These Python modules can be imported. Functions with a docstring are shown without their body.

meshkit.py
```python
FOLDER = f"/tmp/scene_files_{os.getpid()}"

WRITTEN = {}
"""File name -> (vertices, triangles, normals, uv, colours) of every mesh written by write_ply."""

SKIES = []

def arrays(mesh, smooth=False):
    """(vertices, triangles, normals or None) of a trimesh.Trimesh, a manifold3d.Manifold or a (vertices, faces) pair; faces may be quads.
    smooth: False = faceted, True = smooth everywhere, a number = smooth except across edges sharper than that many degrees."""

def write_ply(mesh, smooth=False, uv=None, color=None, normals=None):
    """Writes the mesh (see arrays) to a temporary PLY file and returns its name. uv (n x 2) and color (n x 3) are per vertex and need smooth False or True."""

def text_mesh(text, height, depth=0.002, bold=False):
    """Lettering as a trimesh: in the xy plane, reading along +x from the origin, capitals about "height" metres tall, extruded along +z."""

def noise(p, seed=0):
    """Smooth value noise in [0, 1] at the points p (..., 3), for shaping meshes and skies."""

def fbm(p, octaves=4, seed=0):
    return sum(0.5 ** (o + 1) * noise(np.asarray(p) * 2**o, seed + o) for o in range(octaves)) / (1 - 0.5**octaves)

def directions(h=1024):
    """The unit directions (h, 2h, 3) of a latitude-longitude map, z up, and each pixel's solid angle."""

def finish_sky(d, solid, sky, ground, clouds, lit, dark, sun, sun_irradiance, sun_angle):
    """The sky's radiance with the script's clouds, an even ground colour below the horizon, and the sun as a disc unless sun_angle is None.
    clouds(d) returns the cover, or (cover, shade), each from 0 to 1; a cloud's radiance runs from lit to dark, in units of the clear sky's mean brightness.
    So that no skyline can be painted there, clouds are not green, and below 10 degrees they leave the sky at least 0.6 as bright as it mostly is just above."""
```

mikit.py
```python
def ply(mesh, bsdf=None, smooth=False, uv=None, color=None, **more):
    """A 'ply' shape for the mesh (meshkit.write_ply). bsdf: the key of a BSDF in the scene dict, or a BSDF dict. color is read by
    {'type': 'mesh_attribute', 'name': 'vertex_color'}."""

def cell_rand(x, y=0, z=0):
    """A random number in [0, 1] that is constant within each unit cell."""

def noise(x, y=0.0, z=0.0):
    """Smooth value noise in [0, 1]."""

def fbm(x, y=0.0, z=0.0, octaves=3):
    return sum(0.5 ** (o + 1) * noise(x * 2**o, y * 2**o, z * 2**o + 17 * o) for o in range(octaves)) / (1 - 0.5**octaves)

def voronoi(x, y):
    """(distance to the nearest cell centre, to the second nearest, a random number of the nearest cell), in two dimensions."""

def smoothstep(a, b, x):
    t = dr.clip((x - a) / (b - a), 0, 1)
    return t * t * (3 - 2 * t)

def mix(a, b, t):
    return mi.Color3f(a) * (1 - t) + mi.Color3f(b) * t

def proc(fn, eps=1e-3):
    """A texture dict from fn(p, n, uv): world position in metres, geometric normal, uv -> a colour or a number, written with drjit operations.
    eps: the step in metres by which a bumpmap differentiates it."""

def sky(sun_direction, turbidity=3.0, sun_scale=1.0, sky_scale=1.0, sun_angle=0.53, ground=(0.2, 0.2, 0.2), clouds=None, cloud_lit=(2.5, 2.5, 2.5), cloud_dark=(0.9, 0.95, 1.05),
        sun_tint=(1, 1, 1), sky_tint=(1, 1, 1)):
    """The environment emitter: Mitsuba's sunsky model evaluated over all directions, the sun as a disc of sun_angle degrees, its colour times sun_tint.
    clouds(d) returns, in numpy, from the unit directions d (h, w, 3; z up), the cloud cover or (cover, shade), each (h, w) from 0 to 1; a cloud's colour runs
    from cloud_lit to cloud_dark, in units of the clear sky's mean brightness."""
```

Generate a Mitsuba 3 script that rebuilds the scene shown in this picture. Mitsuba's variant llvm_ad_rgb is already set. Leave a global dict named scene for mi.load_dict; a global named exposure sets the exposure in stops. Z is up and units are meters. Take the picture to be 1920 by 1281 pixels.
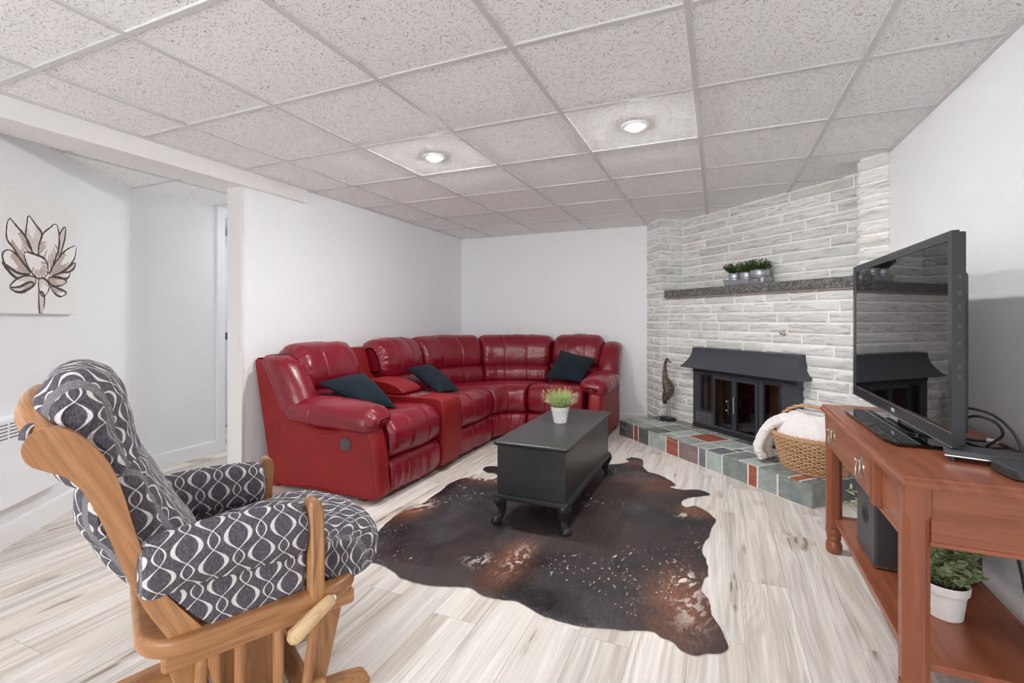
import math, random
import numpy as np
import trimesh, shapely
from shapely.geometry import Polygon, box as sbox, Point, LineString
import drjit as dr
import mitsuba as mi
import mikit, meshkit
from mikit import proc, noise, fbm, voronoi, cell_rand, smoothstep, mix
T = mi.ScalarTransform4f
PI = math.pi
rng = np.random.default_rng(7)
scene, labels = {}, {}

# ------------------------------------------------------------------ camera, lights, exposure
YAW = 0.4047
EYE = [0.0, 0.0, 1.13]
scene['camera'] = {'type': 'perspective', 'fov': 2 * math.degrees(math.atan(960 / 898.06)), 'fov_axis': 'x', 'near_clip': 0.05, 'far_clip': 50.0,
                   'principal_point_offset_x': 0.0, 'principal_point_offset_y': (640.5 - 597.73) / 1281,
                   'to_world': T().look_at(origin=EYE, target=[-math.sin(YAW), math.cos(YAW), 1.13], up=[0, 0, 1])}
exposure = 0.0
LAMP = 980.0                       # radiance of the two ceiling lights over the rug and the sofa
UNSEEN_LAMP_REAR = 70.0                   # of the four unseen lamps behind the camera, placed to light the room
LAMPS = [(-1.612, 2.543), (-0.392, 2.543), (-1.612, 0.713), (-0.392, 0.713), (-1.612, -1.117), (-0.392, -1.117)]
UNSEEN_HALL_LAMP = 210.0  # of the unseen lamps, out of view, that brighten the hall
UNSEEN_WINDOW_LIGHT = 11.0                    # unseen window behind the camera, placed to light the whole room
UNSEEN_HALL_LAMPS = [(-3.47, 3.35), (-3.42, 4.4)]
LAMP_RGB = np.array([0.99, 0.985, 0.985])

# ------------------------------------------------------------------ helpers
def numbered(base):
    if base not in USED:
        USED[base] = 0
        return base
    USED[base] += 1
    return f'{base}_{USED[base]:03d}'
USED = {}

def key_of(name, parent=None):
    return numbered(name if parent is None else parent + '__' + name)

def lab(key, label=None, cat=None, group=None, kind=None):
    d = labels.setdefault(key, {})
    for k, v in (('label', label), ('category', cat), ('group', group), ('kind', kind)):
        if v:
            d[k] = v
    return key

def thing(name, label, cat, group=None):
    return lab(numbered(name), label, cat, group)

def asmesh(m):
    if hasattr(m, 'to_mesh'):
        q = m.to_mesh(); m = (q.vert_properties[:, :3], q.tri_verts)
    if isinstance(m, (tuple, list)):
        v, f = np.asarray(m[0], float), np.asarray(m[1], int)
        if f.shape[1] == 4:
            f = np.vstack([f[:, [0, 1, 2]], f[:, [0, 2, 3]]])
        m = trimesh.Trimesh(v, f, process=False)
    return m

def join(ms):
    ms = [asmesh(m) for m in ms]
    return ms[0] if len(ms) == 1 else trimesh.util.concatenate(ms)

def put(name, mesh, mat, parent=None, smooth=30, uv=None, label=None, cat=None, group=None, kind=None, M=None, color=None):
    """One entry of the scene. uv: None, an array, or a function of the vertices (run before M is applied)."""
    k = key_of(name, parent)
    m = asmesh(mesh)
    if uv is not None and callable(uv):
        if smooth not in (True, False):
            m = trimesh.graph.smooth_shade(m, angle=math.radians(smooth), facet_minarea=None)
            smooth = True
        uv = uv(np.array(m.vertices))
    if M is not None:
        m = m.copy() if uv is None else trimesh.Trimesh(np.array(m.vertices), np.array(m.faces), process=False)
        m.apply_transform(M)
    scene[k] = mikit.ply(m, mat, smooth=smooth, uv=uv, color=color)
    if label or cat or group or kind:
        lab(k, label, cat, group, kind)
    return k

def TR(x=0, y=0, z=0, rz=0.0, rx=0.0, ry=0.0, s=1.0):
    cz, sz, cx, sx, cy, sy = math.cos(rz), math.sin(rz), math.cos(rx), math.sin(rx), math.cos(ry), math.sin(ry)
    Rz = np.array([[cz, -sz, 0], [sz, cz, 0], [0, 0, 1]]); Rx = np.array([[1, 0, 0], [0, cx, -sx], [0, sx, cx]]); Ry = np.array([[cy, 0, sy], [0, 1, 0], [-sy, 0, cy]])
    M = np.eye(4); M[:3, :3] = Rz @ Ry @ Rx * s; M[:3, 3] = (x, y, z)
    return M

def frame(o, ex, ey, ez=(0, 0, 1)):
    M = np.eye(4); M[:3, 0], M[:3, 1], M[:3, 2], M[:3, 3] = ex, ey, ez, o
    return M

def moved(m, M):
    m = asmesh(m).copy(); m.apply_transform(M); return m

def flipfix(m):
    m = asmesh(m)
    if m.volume < 0:
        m.invert()
    return m

def gridfaces(nu, nv, wrapu=False, wrapv=False, off=0):
    """Quads of a grid of nu x nv vertices (index i*nv+j)."""
    i = np.arange(nu if wrapu else nu - 1); j = np.arange(nv if wrapv else nv - 1)
    I, J = np.meshgrid(i, j, indexing='ij')
    a = I * nv + J; b = ((I + 1) % nu) * nv + J; c = ((I + 1) % nu) * nv + (J + 1) % nv; d = I * nv + (J + 1) % nv
    return np.stack([a, b, c, d], -1).reshape(-1, 4) + off

def bx(x0, x1, y0, y1, z0, z1, r=0.0, seg=1):
    """A box with rounded edges."""
    h = np.array([x1 - x0, y1 - y0, z1 - z0]) / 2; c = np.array([x0 + x1, y0 + y1, z0 + z1]) / 2
    if r <= 0:
        return trimesh.creation.box(extents=h * 2, transform=trimesh.transformations.translation_matrix(c))
    return rbox(h * 2, r, seg).apply_translation(c)

def rbox(size, r, seg=2, sub=0):
    """Rounded box about the origin; sub: extra cuts of the flat faces."""
    h = np.asarray(size, float) / 2
    r = min(r, h.min() * 0.999)
    ax = []
    for k in range(3):
        a = np.linspace(0, 1, seg + 1)
        lo = -h[k] + r * a; hi = h[k] - r * a[::-1]
        n = sub if np.isscalar(sub) else sub[k]
        mid = np.linspace(-h[k] + r, h[k] - r, n + 2)[1:-1] if n else np.zeros(0)
        ax.append(np.unique(np.round(np.concatenate([lo, mid, hi]), 7)))
    V, F, off = [], [], 0
    for k in range(3):
        p, q = (k + 1) % 3, (k + 2) % 3
        P, Q = np.meshgrid(ax[p], ax[q], indexing='ij')
        for sgn in (-1, 1):
            W = np.zeros((P.size, 3)); W[:, p] = P.ravel(); W[:, q] = Q.ravel(); W[:, k] = sgn * h[k]
            f = gridfaces(*P.shape, off=off)
            F.append(f if sgn > 0 else f[:, ::-1]); V.append(W); off += len(W)
    V = np.vstack(V); F = np.vstack(F)
    inner = np.clip(V, -h + r, h - r)
    d = V - inner
    # warp so that the corner strips become round
    n = np.linalg.norm(d, axis=1, keepdims=True)
    dd = np.where(n > 1e-9, d / np.maximum(n, 1e-9), 0)
    V = inner + dd * r
    m = asmesh((V, F)); m.merge_vertices(digits_vertex=6)
    return m

def prism(poly, z0, z1, bevel=0.0):
    """Extrudes a shapely polygon (or points) in z, with a small chamfer."""
    if hasattr(poly, 'geoms'):
        return join([prism(g, z0, z1, bevel) for g in poly.geoms])
    if not hasattr(poly, 'exterior'):
        poly = Polygon(poly)
    poly = shapely.geometry.polygon.orient(poly)
    if bevel <= 0 or poly.interiors:
        m = trimesh.creation.extrude_polygon(poly, z1 - z0, engine='earcut'); m.apply_translation([0, 0, z0]); return m
    ring = np.array(poly.exterior.coords)[:-1]
    return extr_ring(ring, [(bevel, z0), (0, z0 + bevel), (0, z1 - bevel), (bevel, z1)])

def inset_ring(ring, d):
    """The ring (counter-clockwise) moved inwards by d along its vertex normals."""
    e = np.roll(ring, -1, 0) - ring
    n = np.stack([e[:, 1], -e[:, 0]], 1); n /= np.maximum(np.linalg.norm(n, axis=1, keepdims=True), 1e-12)
    m = n + np.roll(n, 1, 0)
    m /= np.maximum((m * n).sum(1, keepdims=True), 0.35)
    return ring - m * d

def extr_ring(ring, steps):
    """A closed solid from a ring (counter-clockwise) at steps (inset, z), z rising."""
    ring = np.asarray(ring, float); n = len(ring)
    V = [np.column_stack([inset_ring(ring, d), np.full(n, z)]) for d, z in steps]
    F = [gridfaces(len(steps), n, wrapv=True)[:, ::-1]]
    cap = trimesh.creation.triangulate_polygon(Polygon(ring), engine='earcut')
    tri = cap[1]; A = V[0][:, :2]
    # earcut keeps the ring's vertex order
    pts = np.asarray(cap[0]); idx = np.array([np.argmin(((ring - p) ** 2).sum(1)) for p in pts]); tri = idx[tri]
    a, b, c = ring[tri[:, 0]], ring[tri[:, 1]], ring[tri[:, 2]]
    s = (b[:, 0] - a[:, 0]) * (c[:, 1] - a[:, 1]) - (b[:, 1] - a[:, 1]) * (c[:, 0] - a[:, 0])
    tri = np.where((s > 0)[:, None], tri, tri[:, ::-1])
    q = F[0]; q = np.vstack([q[:, [0, 1, 2]], q[:, [0, 2, 3]]])
    return flipfix((np.vstack(V), np.vstack([q, tri[:, ::-1], tri + (len(steps) - 1) * n])))

def lathe(prof, n=24, cap=True):
    """Profile (r, z) from bottom to top turned about z."""
    prof = np.asarray(prof, float); a = np.arange(n) * 2 * PI / n
    V = np.stack([prof[:, None, 0] * np.cos(a), prof[:, None, 0] * np.sin(a), np.repeat(prof[:, 1:2], n, 1)], -1).reshape(-1, 3)
    F = gridfaces(len(prof), n, wrapv=True)[:, ::-1]
    q = np.vstack([F[:, [0, 1, 2]], F[:, [0, 2, 3]]]); k = len(V)
    if cap:
        V = np.vstack([V, [[0, 0, prof[0, 1]], [0, 0, prof[-1, 1]]]]); i = np.arange(n); j = (i + 1) % n; t = (len(prof) - 1) * n
        q = np.vstack([q, np.stack([i, np.full(n, k), j], 1)[:, ::-1] if False else np.stack([j, i, np.full(n, k)], 1), np.stack([i + t, j + t, np.full(n, k + 1)], 1)])
    return flipfix((V, q)) if cap else asmesh((V, q))

def crom(pts, n=8, closed=False):
    """Catmull-Rom through the points."""
    P = np.asarray(pts, float)
    P = np.vstack([P[-1:], P, P[:2]]) if closed else np.vstack([2 * P[:1] - P[1:2], P, 2 * P[-1:] - P[-2:-1]])
    out = []
    for i in range(1, len(P) - 2):
        t = np.linspace(0, 1, n, endpoint=False)[:, None]
        a, b, c, d = P[i - 1], P[i], P[i + 1], P[i + 2]
        out.append(0.5 * (2 * b + (c - a) * t + (2 * a - 5 * b + 4 * c - d) * t ** 2 + (3 * b - a - 3 * c + d) * t ** 3))
    return np.vstack(out) if closed else np.vstack(out + [P[-2:-1]])

def frames_along(P, up=(0, 0, 1), closed=False):
    P = np.asarray(P, float)
    t = np.roll(P, -1, 0) - np.roll(P, 1, 0) if closed else np.gradient(P, axis=0)
    t /= np.maximum(np.linalg.norm(t, axis=1, keepdims=True), 1e-12)
    u = np.asarray(up, float); nrm = []
    x = np.cross(u, t[0]); x = x / np.linalg.norm(x) if np.linalg.norm(x) > 1e-6 else np.cross([1, 0, 0.3], t[0])
    for k in range(len(P)):
        x = x - t[k] * (x @ t[k]); x /= np.linalg.norm(x); nrm.append(x.copy())
    nrm = np.array(nrm)
    return t, nrm, np.cross(t, nrm)

def sweep(path, sect, up=(0, 0, 1), scale=None, closed=False):
    """Sweeps a closed section (m x 2, along (side, up)) along the path; scale: per point factor (or n x 2)."""
    P = np.asarray(path, float); S = np.asarray(sect, float)
    t, a, b = frames_along(P, up, closed)
    sc = np.ones((len(P), 2)) if scale is None else np.asarray(scale, float)
    if sc.ndim == 1:
        sc = np.stack([sc, sc], 1)
    V = P[:, None] + a[:, None] * (S[None, :, :1] * sc[:, None, :1]) + b[:, None] * (S[None, :, 1:] * sc[:, None, 1:])
    n, m = len(P), len(S); V = V.reshape(-1, 3)
    F = gridfaces(n, m, wrapu=closed, wrapv=True); q = np.vstack([F[:, [0, 1, 2]], F[:, [0, 2, 3]]])
    if not closed:
        k = len(V); V = np.vstack([V, P[0], P[-1]]); i = np.arange(m); j = (i + 1) % m; e = (n - 1) * m
        q = np.vstack([q, np.stack([j, i, np.full(m, k)], 1), np.stack([i + e, j + e, np.full(m, k + 1)], 1)])
    return flipfix((V, q))

def circ(r, n=10):
    a = np.arange(n) * 2 * PI / n
    return np.stack([r * np.cos(a), r * np.sin(a)], 1)

def rrect(w, h, r, n=4):
    """Rounded rectangle, counter-clockwise, about the origin."""
    out = []
    for cx, cy, a0 in ((w / 2 - r, h / 2 - r, 0), (-w / 2 + r, h / 2 - r, 90), (-w / 2 + r, -h / 2 + r, 180), (w / 2 - r, -h / 2 + r, 270)):
        a = np.radians(np.linspace(a0, a0 + 90, n + 1)); out.append(np.stack([cx + r * np.cos(a), cy + r * np.sin(a)], 1))
    return np.vstack(out)

def tube(path, r, n=10, scale=None, closed=False, up=(0, 0, 1)):
    return sweep(path, circ(r, n), up, scale, closed)

def rod(p0, p1, r0, r1=None, n=12):
    p0, p1 = np.asarray(p0, float), np.asarray(p1, float)
    return sweep(np.array([p0, p0 + (p1 - p0) * .5, p1]), circ(1, n), up=(0.3, 0.1, 1), scale=np.array([r0, (r0 + (r1 or r0)) / 2, r1 or r0]))

def resample(loop, m):
    """A closed loop as m evenly spaced points."""
    P = np.vstack([loop, loop[:1]]); d = np.r_[0, np.cumsum(np.linalg.norm(np.diff(P, axis=0), axis=1))]
    s = np.linspace(0, d[-1], m, endpoint=False)
    return np.stack([np.interp(s, d, P[:, k]) for k in range(P.shape[1])], 1), d[-1]

def puff(loop, L, r, ns=30, m=48, seams=(), depth=.007, wid=.008, crown=.0, wr=.0, wf=(9, 22), seed=0, endw=.0, endf=60, ends=(1, 1)):
    """A stuffed cushion: the closed profile loop (p, q) run over s in [0, L], its two ends rounded over r. Returns (s, p, q) vertices, faces, uv."""
    P, per = resample(np.asarray(loop, float), m)
    if Polygon(P).exterior.is_ccw is False:
        P = P[::-1]
    e = np.roll(P, -1, 0) - np.roll(P, 1, 0)
    N = np.stack([e[:, 1], -e[:, 0]], 1); N /= np.linalg.norm(N, axis=1, keepdims=True)
    a = np.linspace(0, PI / 2, 7)
    s = np.concatenate([r * (1 - np.cos(a[:-1])) if ends[0] else [0], np.linspace(r if ends[0] else 0, L - (r if ends[1] else 0), ns), L - r * (1 - np.cos(a[:-1][::-1])) if ends[1] else [L]])
    for c in seams:
        s = np.concatenate([s, c + np.array([-2, -1, -.5, 0, .5, 1, 2]) * wid])
    s = np.unique(np.round(np.clip(s, 0, L), 5))
    d = np.minimum(np.where(ends[0], s, 9), np.where(ends[1], L - s, 9))
    ins = np.where(d < r, r - np.sqrt(np.maximum(r * r - (r - d) ** 2, 0)), 0)
    S, K = np.meshgrid(s, np.arange(m), indexing='ij')
    arc = K / m * per
    disp = crown * (1 - (2 * S / L - 1) ** 2)
    for c in seams:
        disp = disp - depth * np.exp(-((S - c) / wid) ** 2)
    if wr:
        q = np.stack([S * wf[0], arc * wf[1], np.full_like(S, seed * 3.7)], -1)
        disp = disp + wr * (meshkit.fbm(q, 3, seed) - .5) * 2
    if endw:
        q = np.stack([S * 7, arc * endf, np.full_like(S, seed * 1.3)], -1)
        dd = np.minimum(S, L - S)
        disp = disp + endw * (meshkit.noise(q, seed + 5) - .5) * 2 * np.exp(-dd / .045) * (1 - ins[:, None] / r) ** 1.5
    off = disp
    cen = np.array(Polygon(P).centroid.coords[0]); D = P - cen; rad = np.linalg.norm(D, axis=1)
    sc = np.minimum(ins[:, None], .86 * rad[None, :]) / rad[None, :]          # ends close towards the middle of the section
    V = np.stack([S, P[K, 0] + N[K, 0] * off - D[K, 0] * sc, P[K, 1] + N[K, 1] * off - D[K, 1] * sc], -1).reshape(-1, 3)
    F = gridfaces(len(s), m, wrapv=True); q = np.vstack([F[:, [0, 1, 2]], F[:, [0, 2, 3]]])
    endcap = ((ins > .45 * r)[:, None] & (S >= 0)).reshape(-1, 1)               # the ends are cut from a flat piece of cloth
    uv = np.where(endcap, V[:, 1:], np.stack([S, arc], -1).reshape(-1, 2))
    k = len(V); i = np.arange(m); j = (i + 1) % m; e0 = (len(s) - 1) * m
    c0, c1 = V[:m].mean(0), V[-m:].mean(0)
    V = np.vstack([V, c0, c1]); uv = np.vstack([uv, c0[1:], c1[1:]])
    q = np.vstack([q, np.stack([j, i, np.full(m, k)], 1), np.stack([i + e0, j + e0, np.full(m, k + 1)], 1)])
    return V, q, uv

def boxuv(axis, k=0.0, sw=1.0):
    """uv with u along the grain axis."""
    o = [a for a in (0, 1, 2) if a != axis]
    return lambda v: np.stack([v[:, axis] + 10.0 * k, (v[:, o[0]] + v[:, o[1]]) * sw], 1)

def diruv(d, k=0.0):
    d = np.asarray(d, float) / np.linalg.norm(d)
    a = np.cross(d, [0.31, 0.87, 0.38]); a /= np.linalg.norm(a); b = np.cross(d, a)
    return lambda v: np.stack([v @ d + 10.0 * k, v @ a + v @ b], 1)

def scatter_leaves(n, fn):
    return join([fn(i) for i in range(n)])
# ------------------------------------------------------------------ materials
def rgb(*c):
    return {'type': 'rgb', 'value': [float(x) for x in c]}

def principled(key, color, rough=.5, two=True, **kw):
    b = {'type': 'principled', 'base_color': color if isinstance(color, dict) else rgb(*color), 'roughness': rough, **kw}
    scene[key] = {'type': 'twosided', 'b': b} if two else b

def bumped(key, fn, scale, eps=1e-3):
    """Wraps an existing material in a bump of the height function."""
    inner = scene[key]['b'] if scene[key]['type'] == 'twosided' else scene[key]
    scene[key] = {'type': 'twosided', 'b': {'type': 'bumpmap', 'tex': proc(fn, eps), 'scale': scale, 'nested': inner}}

def tint(c, k):
    return mi.Color3f(*c) * k

principled('paint_wall', (.79, .80, .82), .5, specular=.35)
principled('paint_beam', (.72, .705, .695), .5, specular=.35)
principled('white_trim', (.83, .84, .86), .35)
principled('grid_metal', (.56, .555, .55), .4)
principled('lamp_trim', (.85, .85, .85), .4)
principled('metal_white', (.82, .84, .87), .4)
principled('slot_dark', (.12, .12, .13), .7)

def f_tile(p, n, uv):
    x, y = uv.x, uv.y
    wx = fbm(x * 30, y * 30, 0.0, 2) - .5; wy = fbm(x * 30 + 31, y * 30 + 7, 0.0, 2) - .5
    def marks(u, v, f, thr, r0, r1):
        d, _, c = voronoi(u * f + wx * 2.0, v * f * 2.3 + wy * 3.0)
        return dr.select(c > thr, 1 - smoothstep(r0, r1, d), 0.0)
    m = dr.maximum(marks(x, y, 40.0, .30, .12, .22), marks(y + 3.3, x + 1.7, 46.0, .45, .11, .20))
    mk = m * (.55 + .45 * noise(x * 33, y * 33, 4.0))
    g = .94 + .12 * noise(x * 380, y * 380, 1.0)
    tone = .97 + .05 * cell_rand(dr.floor(x), dr.floor(y), 3)
    return mix((.77, .765, .755), (.24, .225, .21), mk * .85) * (g * tone)
principled('ceiling_tile_face', proc(f_tile), .9, specular=.1)

def f_plank(p, n, uv):
    # uv.x = across + 10 * plank number, uv.y = along + offset of the plank
    k = dr.floor(uv.x / 10.0); x = uv.x - k * 10.0; y = uv.y
    r1 = cell_rand(k, 1, 0); r2 = cell_rand(k, 2, 0)
    warp = fbm(x * 9 + r1 * 50, y * 1.6 + r2 * 40, 0.0, 2)
    xx = x + (warp - .5) * .045
    streak = fbm(xx * 34 + r1 * 90, y * 1.5 + r2 * 33, 2.0, 4)
    fine = noise(xx * 420 + r1 * 20, y * 9.0, 5.0)
    fine2 = noise(xx * 160 + r1 * 50, y * 4.0, 6.0)
    cath = .5 + .5 * dr.sin((xx + .16 * noise(y * 1.6 + r1 * 70, x * 4.0, 1.0)) * 420)
    cathm = smoothstep(.50, .72, noise(y * .8 + r2 * 60, x * 5, 9.0))
    kx = noise(x * 17 + r1 * 31, y * 3.0 + r2 * 77, 7.0)
    kn = smoothstep(.78, .95, kx)
    crack = smoothstep(.52, .80, noise(xx * 95 + r2 * 9, y * 11, 3.0))
    tan = smoothstep(.42, .72, fbm(xx * 11 + r2 * 40, y * .7 + r1 * 21, 8.0, 2))
    c = mix((.80, .755, .70), (.61, .525, .445), tan * .5)
    c = mix(c, (.44, .39, .345), smoothstep(.48, .74, streak) * .5)
    c = c * (1 - .13 * fine) * (1 - .10 * fine2) * (1 - .13 * cath * cathm)
    c = mix(c, (.90, .875, .84), smoothstep(.62, .85, noise(xx * 85 + 11, y * 4.5 + r1 * 9, 4.0)) * .35)
    c = mix(c, (.36, .28, .215), kn * .45)
    c = mix(c, (.14, .10, .075), kn * crack * .75)
    return c * (.85 + .14 * r1)
principled('floor_plank_face', proc(f_plank), .38, specular=.4)
principled('joint_dark', (.33, .30, .27), .7)

def f_stone(p, n, uv):
    k = dr.floor(uv.x / 10.0); x = uv.x - k * 10.0; y = uv.y
    r1 = cell_rand(k, 5, 0); r2 = cell_rand(k, 6, 0); r3 = cell_rand(k, 9, 0)
    w = fbm(x * 12 + r1 * 37, y * 26, 0.0, 3) - .5
    v = fbm(x * 9 + r2 * 55, (y + w * .03) * 95 + r1 * 19, 1.0, 4)
    band = fbm(x * 2.5 + r1 * 11, (y + w * .02) * 30 + r2 * 23, 6.0, 3)
    gr = noise(x * 260, y * 320, 2.0)
    base = mix((.80, .795, .775), (.69, .695, .675), smoothstep(.35, .7, band))
    base = mix(base, mi.Color3f(.61, .635, .60), smoothstep(.6, .9, r3) * .6)
    c = mix(base, (.37, .37, .36), smoothstep(.54, .74, v) * .52)
    thin = noise(x * 14 + r2 * 21, (y + w * .035) * 240, 5.0)
    c = mix(c, (.40, .40, .385), smoothstep(.70, .92, thin) * smoothstep(.40, .60, v) * .6)
    c = mix(c, (.64, .55, .48), smoothstep(.74, .88, noise(x * 9 + 91, y * 20 + r3 * 40, 3.0)) * .25)
    return c * (.92 + .13 * r2) * (.95 + .09 * gr)
principled('stone_face', proc(f_stone), .8, specular=.25)
principled('mortar', proc(lambda p, n, uv: tint((.86, .85, .835), .94 + .18 * noise(p.x * 160 + p.y * 120, p.z * 160, p.y * 90))), .9, specular=.1)

def f_granite(p, n, uv):
    a = noise(p.x * 120 + p.y * 70, p.z * 150, p.y * 110); b = fbm(p.x * 34, p.y * 34, p.z * 60, 3)
    c = mix((.075, .075, .07), (.27, .27, .255), smoothstep(.45, .8, a) * .8)
    return mix(c, (.20, .195, .18), smoothstep(.45, .7, b) * .6)
principled('granite_rock', proc(f_granite), .55)
principled('granite_lip', (.33, .27, .245), .7)

SLATES = [(.20, .225, .215), (.36, .41, .385), (.105, .115, .115), (.29, .085, .055), (.205, .15, .15), (.155, .17, .185), (.27, .31, .295)]
def f_slate(p, n, uv):
    k = dr.floor(uv.x / 10.0); x = uv.x - k * 10.0; y = uv.y
    kind = k - dr.floor(k / 7.0) * 7.0
    c = mi.Color3f(*SLATES[0])
    for i in range(1, 7):
        c = dr.select(dr.abs(kind - i) < .5, mi.Color3f(*SLATES[i]), c)
    a = fbm(x * 17 + k * 3.1, y * 17, 1.0, 4); b = noise(x * 90 + k, y * 90, 2.0)
    c = c * (.72 + .56 * a) * (.93 + .14 * b)
    scuff = smoothstep(.70, .82, fbm(x * 9 + k * 1.7, y * 50, 3.0, 3))
    return mix(c, (.50, .50, .47), scuff * .3)
principled('slate_tile', proc(f_slate), .42, specular=.45)
principled('grout_cream', (.72, .655, .59), .9, specular=.1)

# leather
def f_leather(p, n, uv):
    a = fbm(p.x * 7, p.y * 7, p.z * 7, 3)
    return tint((.170, .0038, .014), .82 + .36 * a)
def h_leather(p, n, uv):
    return noise(p.x * 210, p.y * 210, p.z * 210)
principled('leather_red', proc(f_leather), .27, specular=.55, clearcoat=.2, clearcoat_gloss=.8)
bumped('leather_red', h_leather, .0005, 8e-4)
principled('vinyl_red', proc(lambda p, n, uv: tint((.205, .0065, .008), .9 + .2 * fbm(p.x * 6, p.y * 6, p.z * 6, 3))), .46, specular=.35)
principled('black_plastic', (.025, .026, .03), .45)
principled('dark_plastic', (.055, .055, .06), .5)
principled('steel', (.75, .74, .72), .25, metallic=1.0)
def f_navy(p, n, uv):
    return tint((.010, .017, .024), .75 + .5 * noise(uv.x * 900, uv.y * 900, 0.0))
principled('pillow_cloth', proc(f_navy), .9, specular=.15, sheen=.5)

def f_blackwood(p, n, uv):
    g = fbm(p.x * 60, p.y * 4, p.z * 60, 3)
    return tint((.020, .0205, .0215), .8 + .4 * g)
principled('black_paint', proc(f_blackwood), .30, specular=.45)

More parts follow.
